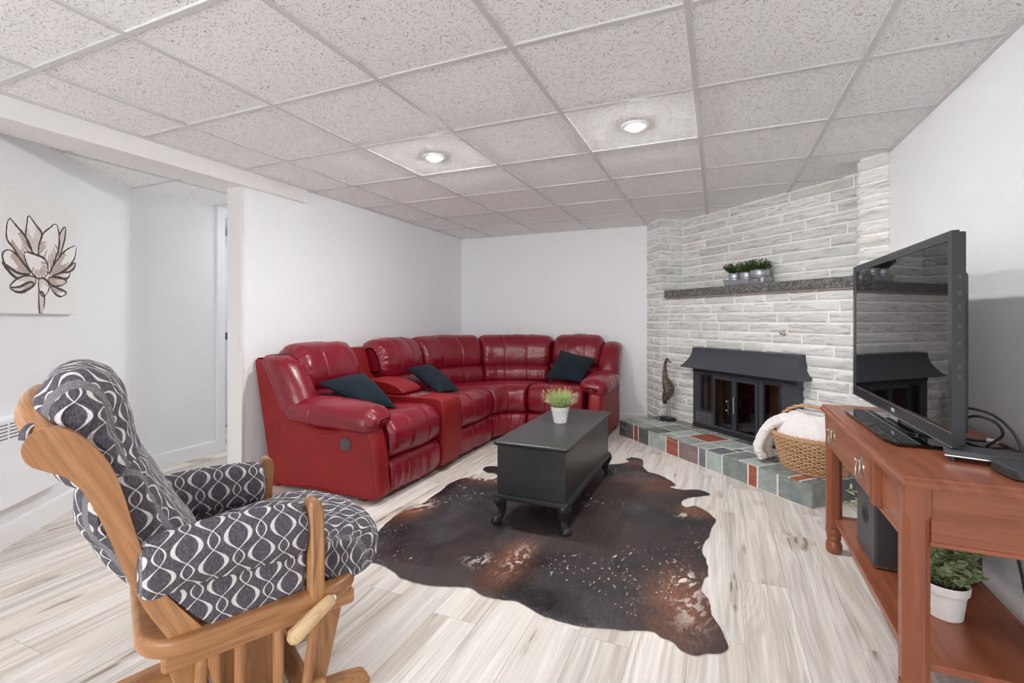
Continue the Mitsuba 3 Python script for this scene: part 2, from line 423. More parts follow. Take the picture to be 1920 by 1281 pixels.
# cowhide
def f_hide(p, n, uv):
    x, y = p.x, p.y
    w = fbm(x * 5, y * 5, 0.0, 3) - .5
    hair = noise(x * 240 + w * 40, y * 70 + w * 60, 1.0)
    big = fbm(x * 2.3 + w * .9 + 5.3, y * 2.3 + 2.2, 2.0, 4)
    mid = fbm(x * 7 + w * 2, y * 5 + 9, 3.0, 4)
    c = mix((.008, .007, .009), (.026, .021, .024), smoothstep(.35, .75, mid))
    c = mix(c, (.034, .015, .013), smoothstep(.52, .70, big) * .6)
    def blob(cx, cy, rx, ry):
        return dr.exp(-(dr.square((x - cx) / rx) + dr.square((y - cy) / ry)))
    # the legs and the spine of the hide are a warmer brown
    br = blob(-.13, 2.00, .13, .24) + blob(-1.68, 2.36, .12, .14) + blob(-.10, 3.00, .12, .09) * .8 + blob(-.40, 3.36, .2, .16) * .5 + blob(-.88, 2.05, .08, .24) * .75 + blob(-1.5, 2.98, .16, .07) * .7 + blob(-.55, 3.8, .14, .1) * .5
    br = dr.clip(br * (.35 + 1.2 * fbm(x * 11 + 3, y * 11, 5.0, 3)), 0, 1)
    c = mix(c, (.20, .072, .036), br * .85)
    wh = blob(-.13, 2.17, .05, .09) + blob(-1.67, 2.44, .08, .07) + blob(-1.02, 1.99, .055, .055) * .6 + blob(-.86, 2.06, .04, .11) * .62 + blob(-1.52, 3.0, .10, .025) + blob(-.17, 2.90, .05, .03) * .6 + blob(-.09, 1.98, .06, .13) * .45
    st = noise(x * 130 + w * 8, y * 70 + w * 8, 8.0)
    fl = smoothstep(.87, .94, st) * smoothstep(.56, .72, fbm(x * 3.4 + 7, y * 3.4 + 3, 4.0, 2))
    wt = dr.clip(wh * smoothstep(.48, .66, fbm(x * 70 + w * 9, y * 34 + w * 6, 6.0, 3)) * 1.3 + fl * .8, 0, 1)
    c = mix(c, (.62, .55, .50), wt)
    return c * (.66 + .68 * hair)
principled('cowhide_hair', proc(f_hide), proc(lambda p, n, uv: .30 + .38 * smoothstep(.35, .65, fbm(p.x * 3.5 + 2, p.y * 3.5, 7.0, 3))), specular=.6, sheen=.5)
bumped('cowhide_hair', lambda p, n, uv: noise(p.x * 300 + 8 * noise(p.x * 5, p.y * 5), p.y * 80, 1.0), .0016, 8e-4)
principled('hide_back', (.52, .47, .41), .9)

# woods
def wood(c0, c1, c2, seed, ring=55.0, gl=3.0):
    def f(p, n, uv):
        k = dr.floor(uv.x / 10.0 + .5); u = uv.x - k * 10.0; v = uv.y
        w = fbm(u * 2.2 + k * 7.3 + seed, v * 6, 0.0, 3)
        r = .5 + .5 * dr.sin((v + (w - .5) * .16 + u * .02) * ring * 6.283)
        pores = smoothstep(.55, .85, noise(u * gl * 6, v * 420 + k * 31, 3.0))
        s = fbm(u * gl + k * 3.7, v * 46 + k * 17, 2.0, 4)
        c = mix(c0, c1, smoothstep(.25, .8, s))
        c = mix(c, c2, r * r * .30 + pores * .30)
        return c * (.93 + .14 * noise(u * 1.5 + k * 9, v * 5, 6.0))
    return f
principled('oak', proc(wood((.41, .205, .088), (.33, .148, .058), (.19, .075, .028), 1.0, 26.0)), .36, specular=.5)
principled('oak_pale', proc(wood((.60, .43, .25), (.53, .35, .18), (.38, .22, .10), 4.0, 40.0)), .45)
principled('cherry', proc(wood((.255, .080, .037), (.212, .062, .029), (.135, .036, .017), 2.0, 9.0, 2.2)), .33, specular=.5)

# the chair's fabric: chains of large and small eyes
def f_ogee(p, n, uv):
    PX, PY = .0515, .103
    wob = (noise(uv.x * 60, uv.y * 60, 1.0) - .5) * .0022
    x = uv.x + wob; y = uv.y
    i0 = dr.floor(x / PX + .5)
    def chain(i):
        dx = x - i * PX
        t = y / PY + (i - 2 * dr.floor(i / 2)) * .5
        t = t - dr.floor(t)
        big = t < .62
        sb = dr.sin(dr.clip(t / .62, 0, 1) * PI); ss = dr.sin(dr.clip((t - .62) / .38, 0, 1) * PI)
        w = dr.select(big, .0265 * sb, .0115 * ss)
        th = dr.select(big, .0015 + .0031 * sb * sb, .0012 + .0007 * ss)
        return 1 - smoothstep(th * .8, th * 1.3, dr.abs(dr.abs(dx) - w))
    m = dr.maximum(chain(i0), dr.maximum(chain(i0 - 1), chain(i0 + 1)))
    thr = noise(uv.x * 900, uv.y * 260, 2.0)
    dark = mix((.066, .059, .072), (.128, .115, .138), smoothstep(.25, .9, thr))
    return mix(dark, mi.Color3f(.62, .60, .60) * (.8 + .3 * thr), m)
principled('ogee_fabric', proc(f_ogee), .85, specular=.15, sheen=.3)

# fireplace, metals, glass
principled('black_metal', (.050, .053, .066), .40, specular=.5)
principled('black_metal_dark', (.020, .020, .024), .5)
scene['stove_glass'] = {'type': 'thindielectric', 'int_ior': 1.5, 'specular_reflectance': rgb(.3, .3, .3), 'specular_transmittance': rgb(.62, .62, .62)}
principled('soot', proc(lambda p, n, uv: mix((.030, .026, .024), (.12, .105, .09), smoothstep(.5, .8, fbm(p.x * 14, p.y * 14, p.z * 14, 3)))), .95, specular=.05)
principled('firebrick', (.30, .15, .075), .9)
principled('ash', proc(lambda p, n, uv: mix((.45, .43, .40), (.16, .15, .14), smoothstep(.4, .7, fbm(p.x * 40, p.y * 40, p.z * 40, 3)))), .95)
principled('bronze', proc(lambda p, n, uv: mix((.040, .027, .020), (.52, .43, .34), smoothstep(.58, .74, noise(p.x * 190, p.y * 190, p.z * 190)))), .5, metallic=.3)
principled('galvanized', proc(lambda p, n, uv: mix((.56, .585, .62), (.42, .445, .485), fbm(p.x * 60, p.y * 60, p.z * 60, 3))), .38, metallic=.75)
principled('wire_dark', (.10, .09, .085), .45, metallic=.6)
principled('nickel', (.66, .60, .50), .26, metallic=1.0)

def f_wicker(p, n, uv):
    return tint((.53, .315, .17), .60 + .6 * noise(uv.x * 26, uv.y * 26, 1.0) + .15 * noise(p.x * 300, p.y * 300, p.z * 300))
principled('wicker', proc(f_wicker), .5, specular=.4)
principled('sherpa', (.82, .79, .775), .95, specular=.05, sheen=.5)
principled('pot_white', (.78, .775, .765), .45)
principled('soil', (.05, .035, .025), .95)
def leafmat(key, c0, c1, dt=.5):
    f = lambda p, n, uv: mix(c0, c1, noise(p.x * 90, p.y * 90, p.z * 90))
    scene[key] = {'type': 'principledthin', 'base_color': proc(f), 'roughness': .5, 'diff_trans': dt}
leafmat('leaf_dark', (.035, .075, .018), (.10, .17, .05), .5)
leafmat('leaf_grass', (.26, .37, .10), (.62, .70, .36), .7)
leafmat('leaf_pale_tip', (.62, .64, .50), (.80, .76, .70), .6)
leafmat('leaf_eucalyptus', (.20, .29, .13), (.58, .64, .40), .6)
leafmat('leaf_sage', (.34, .42, .25), (.62, .68, .48), .6)
principled('stem_green', (.13, .17, .06), .6)

principled('tv_plastic', (.020, .021, .026), .28, specular=.55)
scene['tv_screen'] = {'type': 'twosided', 'b': {'type': 'plastic', 'diffuse_reflectance': rgb(.003, .003, .0035), 'int_ior': 1.52}}
scene['tv_base_glass'] = {'type': 'twosided', 'b': {'type': 'plastic', 'diffuse_reflectance': rgb(.004, .004, .005), 'int_ior': 1.52}}
principled('sub_black', (.030, .029, .030), .5)
principled('cord_black', (.018, .018, .018), .5)
principled('red_plastic', (.36, .015, .020), .25)
principled('print_white', (.72, .73, .75), .5)
principled('canvas', (.80, .80, .795), .8, specular=.1)
principled('ink_dark', (.085, .070, .070), .8, specular=.1)
principled('ink_brown', (.47, .395, .35), .8, specular=.1)
principled('ink_tan', (.66, .605, .565), .8, specular=.1)
principled('ink_white', (.84, .83, .82), .8, specular=.1)
principled('can_white', (.80, .80, .80), .6)
# ------------------------------------------------------------------ the room
ZC = 2.13; XL, XR, YB, YN = -2.955, 0.953, 5.285, -2.6
Q = 2 ** -.5
E1, E2 = np.array([Q, -Q]), np.array([Q, Q])
def AB(a, b):
    return E1 * a + E2 * b
PWA, PWD = np.array([-2.955, 0.817]), np.array([-.6, .8])      # the slanting wall with the picture
PWN = np.array([.8, .6])
HX, HZ = -3.92, 2.08                                             # hall wall and hall ceiling
PWC = PWA + PWD * ((HX - PWA[0]) / PWD[0])

def struct(name, mesh, mat, parent=None, smooth=30, uv=None):
    return put(name, mesh, mat, parent, smooth, uv, kind='structure' if parent is None else None)

# floor: every plank is a piece
FLOOR = struct('floor', bx(-5.3, 1.05, -2.7, 5.4, -.06, -.0025), 'joint_dark')
lab(FLOOR, 'pale grey-beige wood plank floor')
PW, PL = .182, 1.22
r_ = random.Random(5)
kk = 0
for i in range(int((1.0 + 5.3) / PW) + 1):
    x0 = 1.0 - PW * (i + 1)
    y = 5.3 + r_.uniform(0, PL)
    while y > -2.6:
        y0, y1 = max(y - PL, -2.62), min(y, 5.32)
        y -= PL
        if y1 - y0 < .02 or (x0 < -4.15 and not (1.9 < y1 and y0 < 4.3)) or (x0 < -3.0 and y1 < .5):
            continue
        kk += 1
        K = kk % 61; off = r_.uniform(0, 30)
        put('plank', bx(x0 + .0006, x0 + PW - .0006, y0 + .0006, y1 - .0006, -.008, 0), 'floor_plank_face', FLOOR, smooth=False,
            uv=lambda v, x0=x0, K=K, off=off: np.stack([v[:, 0] - x0 + 10.0 * K + .05, v[:, 1] + off], 1))

# walls
struct('wall_left', join([bx(XL - .13, XL, 2.26, YB + .1, 0, ZC + .06), bx(XL - .13, XL, YN - .1, PWA[1], 0, ZC + .06)]), 'paint_wall')
struct('wall_back', bx(XL - .13, XR + .1, YB, YB + .1, 0, ZC + .06), 'paint_wall')
struct('wall_right', bx(XR, XR + .1, YN - .1, YB + .1, 0, ZC + .06), 'paint_wall')
struct('wall_rear', bx(XL - .13, XR + .1, YN - .1, YN, 0, ZC + .06), 'paint_wall')
pw = np.array([PWA - PWD * .02, PWC + PWD * .12])
struct('wall_picture', prism([*(pw), *(pw[::-1] - PWN * .1)], 0, ZC + .06), 'paint_wall')
struct('wall_hall', join([bx(HX - .1, HX, PWC[1] - .02, 2.83, 0, ZC), bx(HX - .1, HX, 3.64, 5.1, 0, ZC), bx(HX - .1, HX, 2.82, 3.65, 2.03, ZC),
                          bx(HX - .1, XL - .1, 5.0, 5.1, 0, ZC)]), 'paint_wall')
struct('wall_bedroom', join([bx(-5.3, -5.2, 1.9, 4.3, 0, ZC), bx(-5.3, HX - .1, 4.2, 4.3, 0, ZC), bx(-5.3, HX - .1, 1.9, 2.0, 0, ZC)]), 'paint_wall')
struct('beam_left', bx(XL - .225, -2.925, YN, 2.80, 2.026, ZC + .02, .003), 'paint_beam')
# end of the wall under the beam is a post of its own colour
struct('trim_post', bx(XL - .135, XL + .004, 2.252, 2.27, 0, 2.026, .002), 'paint_beam')

# ceiling: grid bars and tiles
CEIL = struct('ceiling', join([bx(-5.3, XR + .1, YN - .1, YB + .1, ZC + .07, ZC + .1)]), 'white_trim')
lab(CEIL, 'suspended ceiling of fissured white tiles in a metal grid')
FP = [(-.69, YB), tuple(AB(-3.912, 3.17)), tuple(AB(-3.912, 3.449)), tuple(AB(-2.0, 3.449)), tuple(AB(-2.0, 3.17)), (XR, 3.17 / Q - XR)]
room = Polygon([(XL, PWA[1]), (XL, 2.3), (XL, YB), *FP, (XR, YN), (XL, YN)]).buffer(.004)
GX, GY, TS = -2.527, 1.018, .61
room_t = room.difference(sbox(XL - 1, YN - 1, -2.93, 2.80))
hole = {}
kt = 0
for i in range(-1, 7):
    for j in range(-7, 8):
        x0, y0 = GX + TS * i, GY + TS * j
        t = sbox(x0 + .010, y0 + .010, x0 + TS - .010, y0 + TS - .010).intersection(room_t)
        if t.is_empty or t.area < .002:
            continue
        for lx, ly in LAMPS:
            if x0 < lx < x0 + TS and y0 < ly < y0 + TS:
                t = t.difference(Point(lx, ly).buffer(.058, 12))
        kt += 1
        for g in (t.geoms if hasattr(t, 'geoms') else [t]):
            if g.area < .0005:
                continue
            put('tile', prism(g, ZC + .005 + .0015 * ((kt * 7) % 3), ZC + .02), 'ceiling_tile_face', CEIL, smooth=False,
                uv=lambda v, kt=kt: np.stack([v[:, 0] + 3.0 * (kt % 17), v[:, 1] + 5.0 * (kt % 13)], 1))
def bar(line, w=.0235, z0=ZC, z1=ZC + .011):
    g = line.buffer(w / 2, cap_style=2).intersection(room_t)
    for p in (g.geoms if hasattr(g, 'geoms') else [g]):
        if p.area > .001:
            put('grid_bar', prism(p, z0, z1, .0015 if len(p.exterior.coords) == 5 else 0), 'grid_metal', CEIL, smooth=False)
for i in range(0, 6):
    bar(LineString([(GX + TS * i, YN), (GX + TS * i, YB)]))
for j in range(-5, 8):
    bar(LineString([(XL, GY + TS * j), (XR, GY + TS * j)]), .0235, ZC + .0008, ZC + .0118)
def angle_strip(p, q):
    struct('edge_strip', prism(LineString([p, q]).buffer(.021, single_sided=True), ZC - .003, ZC + .011), 'grid_metal', CEIL, smooth=False)
angle_strip((XR, YN), (XR, FP[-1][1])); angle_strip((FP[0][0], YB), (XL, YB)); angle_strip((XL, YB), (XL, 2.80)); angle_strip((-2.925, 2.80), (-2.925, YN))
# hall ceiling
HC = struct('ceiling_hall', bx(-5.3, XL - .1, .6, 5.1, HZ + .06, HZ + .09), 'white_trim')
hall = Polygon([(XL - .225, PWA[1] + .1), PWC, (HX, 5.0), (XL - .13, 5.0), (XL - .13, 2.3), (XL - .225, 2.3)])
kt = 0
for i in range(0, 3):
    for j in range(0, 8):
        x0, y0 = HX - .12 + TS * i, .905 + TS * j
        t = sbox(x0 + .010, y0 + .010, x0 + TS - .010, y0 + TS - .010).intersection(hall)
        for lx, ly in UNSEEN_HALL_LAMPS:
            if x0 < lx < x0 + TS and y0 < ly < y0 + TS:
                t = t.difference(Point(lx, ly).buffer(.058, 12))
        kt += 1
        for g in (t.geoms if hasattr(t, 'geoms') else [t]):
            if g.area > .002:
                put('tile', prism(g, HZ + .004, HZ + .015), 'ceiling_tile_face', HC, smooth=False, uv=lambda v, kt=kt: np.stack([v[:, 0] + 3.0 * (kt % 17), v[:, 1] + 5.0 * (kt % 13)], 1))
for i in range(0, 3):
    g = LineString([(HX - .12 + TS * i, .6), (HX - .12 + TS * i, 5)]).buffer(.012, cap_style=2).intersection(hall)
    if g.area > .001:
        put('grid_bar', prism(max(getattr(g, 'geoms', [g]), key=lambda q: q.area), HZ, HZ + .01), 'grid_metal', HC, smooth=False)
for j in range(0, 8):
    g = LineString([(-4.2, .905 + TS * j), (XL, .905 + TS * j)]).buffer(.012, cap_style=2).intersection(hall)
    if g.area > .001:
        put('grid_bar', prism(max(getattr(g, 'geoms', [g]), key=lambda q: q.area), HZ + .0005, HZ + .0105), 'grid_metal', HC, smooth=False)
struct('ceiling_bedroom', prism(sbox(-5.3, 1.9, HX - .05, 4.3).difference(Point(-4.6, 2.75).buffer(.058, 12)), HZ, HZ + .02), 'white_trim', smooth=False)

# downlights
def downlight(x, y, z, L, label, group):
    t = thing('recessed_downlight', label, 'ceiling light', group)
    ring = lathe([(.048, z + .004), (.050, z - .004), (.060, z - .0055), (.070, z - .003), (.072, z + .006)], 32, cap=False)
    put('trim_ring', moved(ring, TR(x, y, 0)), 'lamp_trim', t)
    can = lathe([(.050, z), (.050, z + .034)], 32, cap=False)
    put('can', moved(can, TR(x, y, 0)), 'can_white', t)
    k = key_of('lens', t)                                 # a frosted dome that stands a little below the trim
    an = np.linspace(0, PI / 2, 9)
    scene[k] = mikit.ply(moved(lathe(np.stack([np.maximum(.047 * np.sin(an), .0008), z + .004 - .030 * np.cos(an)], 1), 28, cap=False), TR(x, y, 0)), {'type': 'diffuse', 'reflectance': rgb(.8, .8, .8)}, smooth=True,
                         emitter={'type': 'area', 'radiance': rgb(*(LAMP_RGB * L))})
for i, (x, y) in enumerate(LAMPS):
    downlight(x, y, ZC, LAMP if i < 2 else UNSEEN_LAMP_REAR, ['round ceiling light nearer the left wall, above the red sofa', 'round ceiling light above the right edge of the cowhide rug'][i] if i < 2 else
              'unseen round recessed ceiling light behind the camera, lighting the room', None if i < 2 else 'unseen ceiling lights behind the camera')
for i, (x, y) in enumerate(UNSEEN_HALL_LAMPS):
    downlight(x, y, HZ, UNSEEN_HALL_LAMP, ['unseen round recessed ceiling light, out of view, lighting the hallway by the picture wall', 'unseen round recessed ceiling light lighting the far end of the hallway'][i], None)
downlight(-4.6, 2.75, HZ, UNSEEN_HALL_LAMP, 'unseen round recessed ceiling light, out of view, lighting the room beyond the hallway door', None)  # out of view, placed to light the room past the door

# out of view behind the camera: an unseen window whose glowing panes light the room
WIN = lab(numbered('unseen_window_1'), 'unseen bright window, out of view behind the camera, placed to light the whole room', None, None, 'structure')
wx0, wx1, wz0, wz1 = -1.95, -.05, .70, 1.92
for x0, x1, z0, z1 in ((wx0 - .06, wx1 + .06, wz1, wz1 + .07), (wx0 - .06, wx1 + .06, wz0 - .07, wz0), (wx0 - .06, wx0, wz0, wz1), (wx1, wx1 + .06, wz0, wz1), ((wx0 + wx1) / 2 - .025, (wx0 + wx1) / 2 + .025, wz0, wz1)):
    put('frame', bx(x0, x1, YN, YN + .035, z0, z1, .004), 'white_trim', WIN)
for x0, x1 in ((wx0, (wx0 + wx1) / 2 - .025), ((wx0 + wx1) / 2 + .025, wx1)):
    k = key_of('pane', WIN)
    scene[k] = mikit.ply(asmesh((np.array([(x0, YN + .012, wz0), (x1, YN + .012, wz0), (x1, YN + .012, wz1), (x0, YN + .012, wz1)]), np.array([[0, 2, 1], [0, 3, 2]]))), {'type': 'diffuse', 'reflectance': rgb(.7, .7, .7)},
                         emitter={'type': 'area', 'radiance': rgb(*(np.array([.98, 1.0, 1.02]) * UNSEEN_WINDOW_LIGHT))})

# baseboards
def board(name, p, q, n, h=.105, t=.013):
    p, q, n = np.array(p, float), np.array(q, float), np.array(n, float)
    d = (q - p) / np.linalg.norm(q - p); L = np.linalg.norm(q - p)
    sec = [(0, 0), (t, 0), (t, h - .012), (t * .55, h), (0, h)]
    V, F = [], []
    for s in (0, L):
        for a, b in sec:
            w = p + d * s + n * a; V.append((w[0], w[1], b))
    m = len(sec)
    f = [[i, (i + 1) % m, m + (i + 1) % m, m + i] for i in range(m)]
    tri = [x for a, b, c, e in f for x in ((a, b, c), (a, c, e))] + [(0, i + 1, i) for i in range(1, m - 1)] + [(m, m + i, m + i + 1) for i in range(1, m - 1)]
    return struct(name, flipfix((V, tri)), 'white_trim', smooth=False)
board('baseboard_back', (XL, YB), (FP[0][0] + .02, YB), (0, -1))
board('baseboard_left', (XL, 2.27), (XL, YB), (1, 0))
board('baseboard_right', (XR, YN), (XR, 3.5), (-1, 0))
board('baseboard_picture', PWA, PWC, PWN, .115)
board('baseboard_hall', (HX, PWC[1]), (HX, 2.755), (1, 0), .10)
board('baseboard_bedroom', (-5.2, 2.0), (-5.2, 4.2), (1, 0), .10)

# door of the hall: casing, open leaf
def casing():
    ms = [bx(HX - .005, HX + .016, 2.755, 2.822, 0, 2.09, .003), bx(HX - .005, HX + .016, 3.63, 3.70, 0, 2.09, .003), bx(HX - .005, HX + .016, 2.755, 3.70, 2.025, 2.092, .003),
          bx(HX - .1, HX - .002, 2.818, 2.838, 0, 2.03), bx(HX - .1, HX - .002, 3.62, 3.64, 0, 2.03), bx(HX - .1, HX - .002, 2.82, 3.64, 2.01, 2.03)]
    return join(ms)
struct('trim_1', casing(), 'white_trim')
d1 = lab(numbered('door_1'), 'white interior door standing open at the end of the hallway', None, None, 'structure')
Md = frame((-4.03, 3.615, 0.01), (-.977, -.213, 0), (.213, -.977, 0))
put('leaf', moved(bx(0, .77, -.018, .018, 0, 1.99, .002), Md), 'white_trim', d1)
for x0, x1, z0, z1 in ((.11, .35, .2, .95), (.42, .66, .2, .95), (.11, .35, 1.1, 1.85), (.42, .66, 1.1, 1.85)):
    put('panel', moved(bx(x0, x1, .010, .0215, z0, z1, .006, 2), Md), 'white_trim', d1)
put('handle', moved(join([bx(.69, .735, .015, .026, .90, .975, .003), lathe([(.006, 0), (.006, .03), (.010, .034), (.010, .045), (.004, .048)], 12).apply_transform(TR(.712, .026, .937, 0, -PI / 2)),
      bx(.63, .722, .056, .068, .929, .946, .004)]), Md), 'wire_dark', d1, label='dark lever handle')

# wall heater under the picture
def heater():
    t = thing('wall_heater', 'white electric convector heater with slotted top on the slanting wall under the lotus picture', 'heater')
    M = frame((*(PWA + PWN * .002), 0), (*PWD, 0), (*PWN, 0))
    x0, x1 = -.45, .795
    put('body', moved(bx(x0, x1, 0, .072, .222, .650, .008, 2), M), 'metal_white', t)
    put('wall_bracket', moved(bx(x0 + .05, x1 - .1, 0.0, .030, .19, .24), M), 'paint_beam', t)
    for c in range(10):
        xa = x1 - .075 - c * .118
        for z in range(5):
            put('slot', moved(bx(xa - .105, xa, .0695, .0728, .555 + z * .0165, .5605 + z * .0165), M), 'slot_dark', t)
    return t
heater()

# canvas with a lotus drawing
def strokes(pl, w):
    """Flat brush strokes as thin polygons from polylines."""
    out = []
    for p, ww in zip(pl, w):
        P = crom(p, 8); n = len(P)
        d = np.gradient(P, axis=0); d /= np.maximum(np.linalg.norm(d, axis=1, keepdims=True), 1e-9); nn = np.stack([-d[:, 1], d[:, 0]], 1)
        tt = np.linspace(0, 1, n)
        wd = ww * (.35 + .65 * np.sin(PI * np.clip(tt * .9 + .08, 0, 1))) * (.75 + .5 * meshkit.noise(np.stack([P[:, 0] * 90, P[:, 1] * 90, tt], 1), 3))
        ring = np.vstack([P + nn * wd[:, None], (P - nn * wd[:, None])[::-1]])
        g = Polygon(ring).buffer(0)
        out += [x for x in (g.geoms if hasattr(g, 'geoms') else [g]) if x.area > 1e-7]
    return out
def canvas():
    t = thing('canvas_picture', 'square white canvas with a brown and black lotus flower drawing on the slanting wall', 'picture')
    # canvas coordinates: x to the right seen from the room, z up
    M = frame((*(PWA + PWN * .001), 0), (*PWD, 0), (*PWN, 0))
    xr, z0, z1 = .946, 1.155, 1.768
    put('stretched_canvas', moved(bx(xr - .64, xr, 0, .034, z0, z1, .004, 2), M), 'canvas', t)
    petals = [
        ([(.434, 1.621), (.481, 1.593), (.541, 1.55), (.588, 1.477), (.566, 1.384), (.521, 1.417), (.465, 1.479), (.419, 1.527)], 'w'),
        ([(.564, 1.663), (.609, 1.627), (.66, 1.583), (.636, 1.523), (.631, 1.47), (.584, 1.483), (.545, 1.548), (.552, 1.613)], 'w'),
        ([(.772, 1.658), (.794, 1.596), (.791, 1.526), (.753, 1.444), (.709, 1.378), (.64, 1.458), (.636, 1.51), (.663, 1.58), (.714, 1.623)], 'w'),
        ([(.845, 1.658), (.845, 1.604), (.823, 1.537), (.79, 1.476), (.794, 1.575), (.802, 1.611)], 't'),
        ([(.94, 1.56), (.934, 1.502), (.875, 1.429), (.781, 1.381), (.714, 1.372), (.781, 1.461), (.854, 1.524)], 'w'),
        ([(.934, 1.461), (.923, 1.427), (.875, 1.4), (.823, 1.388), (.885, 1.434)], 't'),
        ([(.434, 1.468), (.481, 1.45), (.529, 1.412), (.571, 1.365), (.505, 1.334), (.449, 1.354), (.404, 1.404), (.396, 1.445)], 'w'),
        ([(.389, 1.402), (.434, 1.383), (.496, 1.358), (.571, 1.359), (.505, 1.331), (.449, 1.348)], 'b'),
        ([(.537, 1.47), (.596, 1.468), (.659, 1.46), (.695, 1.437), (.705, 1.384), (.676, 1.351), (.623, 1.344), (.571, 1.384), (.541, 1.432)], 'w'),
        ([(.885, 1.401), (.864, 1.363), (.802, 1.358), (.733, 1.36), (.802, 1.386)], 'w'),
        ([(.705, 1.35), (.781, 1.364), (.854, 1.348), (.823, 1.321), (.743, 1.312)], 't'),
        ([(.614, 1.343), (.596, 1.302), (.537, 1.273), (.481, 1.264), (.441, 1.286), (.481, 1.326), (.545, 1.35)], 'w'),
        ([(.441, 1.283), (.496, 1.289), (.571, 1.32), (.596, 1.306), (.537, 1.267), (.481, 1.264)], 't'),
        ([(.636, 1.338), (.676, 1.345), (.714, 1.317), (.705, 1.276), (.668, 1.25), (.64, 1.279)], 'w'),
        ([(.724, 1.308), (.781, 1.301), (.854, 1.28), (.812, 1.255), (.767, 1.265)], 'w'),
        ([(.636, 1.272), (.676, 1.251), (.668, 1.157), (.645, 1.157)], 't')]
    lay = 0
    for pts, tone in petals:
        P = crom(pts, 6, closed=True); g = Polygon(P).buffer(0).intersection(sbox(xr - .638, z0 + .001, xr - .003, z1))
        if g.is_empty:
            continue
        g = max(getattr(g, 'geoms', [g]), key=lambda q: q.area); lay += 1
        y0 = .0342 + lay * .00004
        put('petal', moved(trimesh.creation.extrude_polygon(g, .0002, engine='earcut'), M @ np.array([[1, 0, 0, 0], [0, 0, 1, y0], [0, 1, 0, 0], [0, 0, 0, 1.]])), {'w': 'ink_white', 't': 'ink_tan', 'b': 'ink_brown'}[tone], t, smooth=False)
        c = np.array(g.centroid.coords[0]); base = np.array([.668, 1.352])
        # shading strokes from the base and a dark outline
        sh = []
        R = np.array(g.exterior.coords)
        for k in range(0, len(R) - 1, max(1, len(R) // 18)):
            e = R[k]
            if np.linalg.norm(e - base) < np.linalg.norm(c - base) * 1.15:
                sh.append([e, e + (c - e) * .3 + (e - base) * .08, e + (c - e) * .7 + (e - base) * .15])
        lines = strokes(sh, [.0075] * len(sh))
        lines = [l.intersection(g) for l in lines]
        lines = [x for l in lines for x in (l.geoms if hasattr(l, 'geoms') else [l]) if x.geom_type == 'Polygon' and x.area > 1e-7]
        if lines:
            put('shading', moved(join([trimesh.creation.extrude_polygon(x, .00005, engine='earcut') for x in lines]), M @ np.array([[1, 0, 0, 0], [0, 0, 1, y0 + .0002], [0, 1, 0, 0], [0, 0, 0, 1.]])), 'ink_brown' if lay % 2 else 'ink_tan', t, smooth=False)
        nR = len(R); cut = [R[: nR // 2 + 1], R[nR // 2:]]
        ol = strokes([q[::3] if len(q) > 9 else q for q in cut], [.0062, .0048])
        ol = [l.intersection(sbox(xr - .638, z0 + .001, xr - .003, z1)) for l in ol]
        ol = [x for l in ol for x in (l.geoms if hasattr(l, 'geoms') else [l]) if x.geom_type == 'Polygon' and x.area > 1e-7]
        if ol:
            put('outline', moved(join([trimesh.creation.extrude_polygon(x, .00005, engine='earcut') for x in ol]), M @ np.array([[1, 0, 0, 0], [0, 0, 1, y0 + .00035], [0, 1, 0, 0], [0, 0, 0, 1.]])), 'ink_dark', t, smooth=False)
canvas()

# wall sockets
def outlet(x, z):
    t = thing('wall_outlet', 'white double power outlet on the back wall beside the sofa', 'outlet')
    put('cover_plate', bx(x - .036, x + .036, YB - .006, YB, z - .058, z + .058, .003, 2), 'white_trim', t)
    for dz in (-.025, .025):
        k = put('socket', bx(x - .017, x + .017, YB - .008, YB - .004, z + dz - .016, z + dz + .016, .0035, 2), 'pot_white', t)
        put('slots', join([bx(x + dx - .0012, x + dx + .0012, YB - .0085, YB - .0078, z + dz - .006, z + dz + .006) for dx in (-.006, .006)]), 'slot_dark', k, smooth=False)
outlet(-.985, .386)

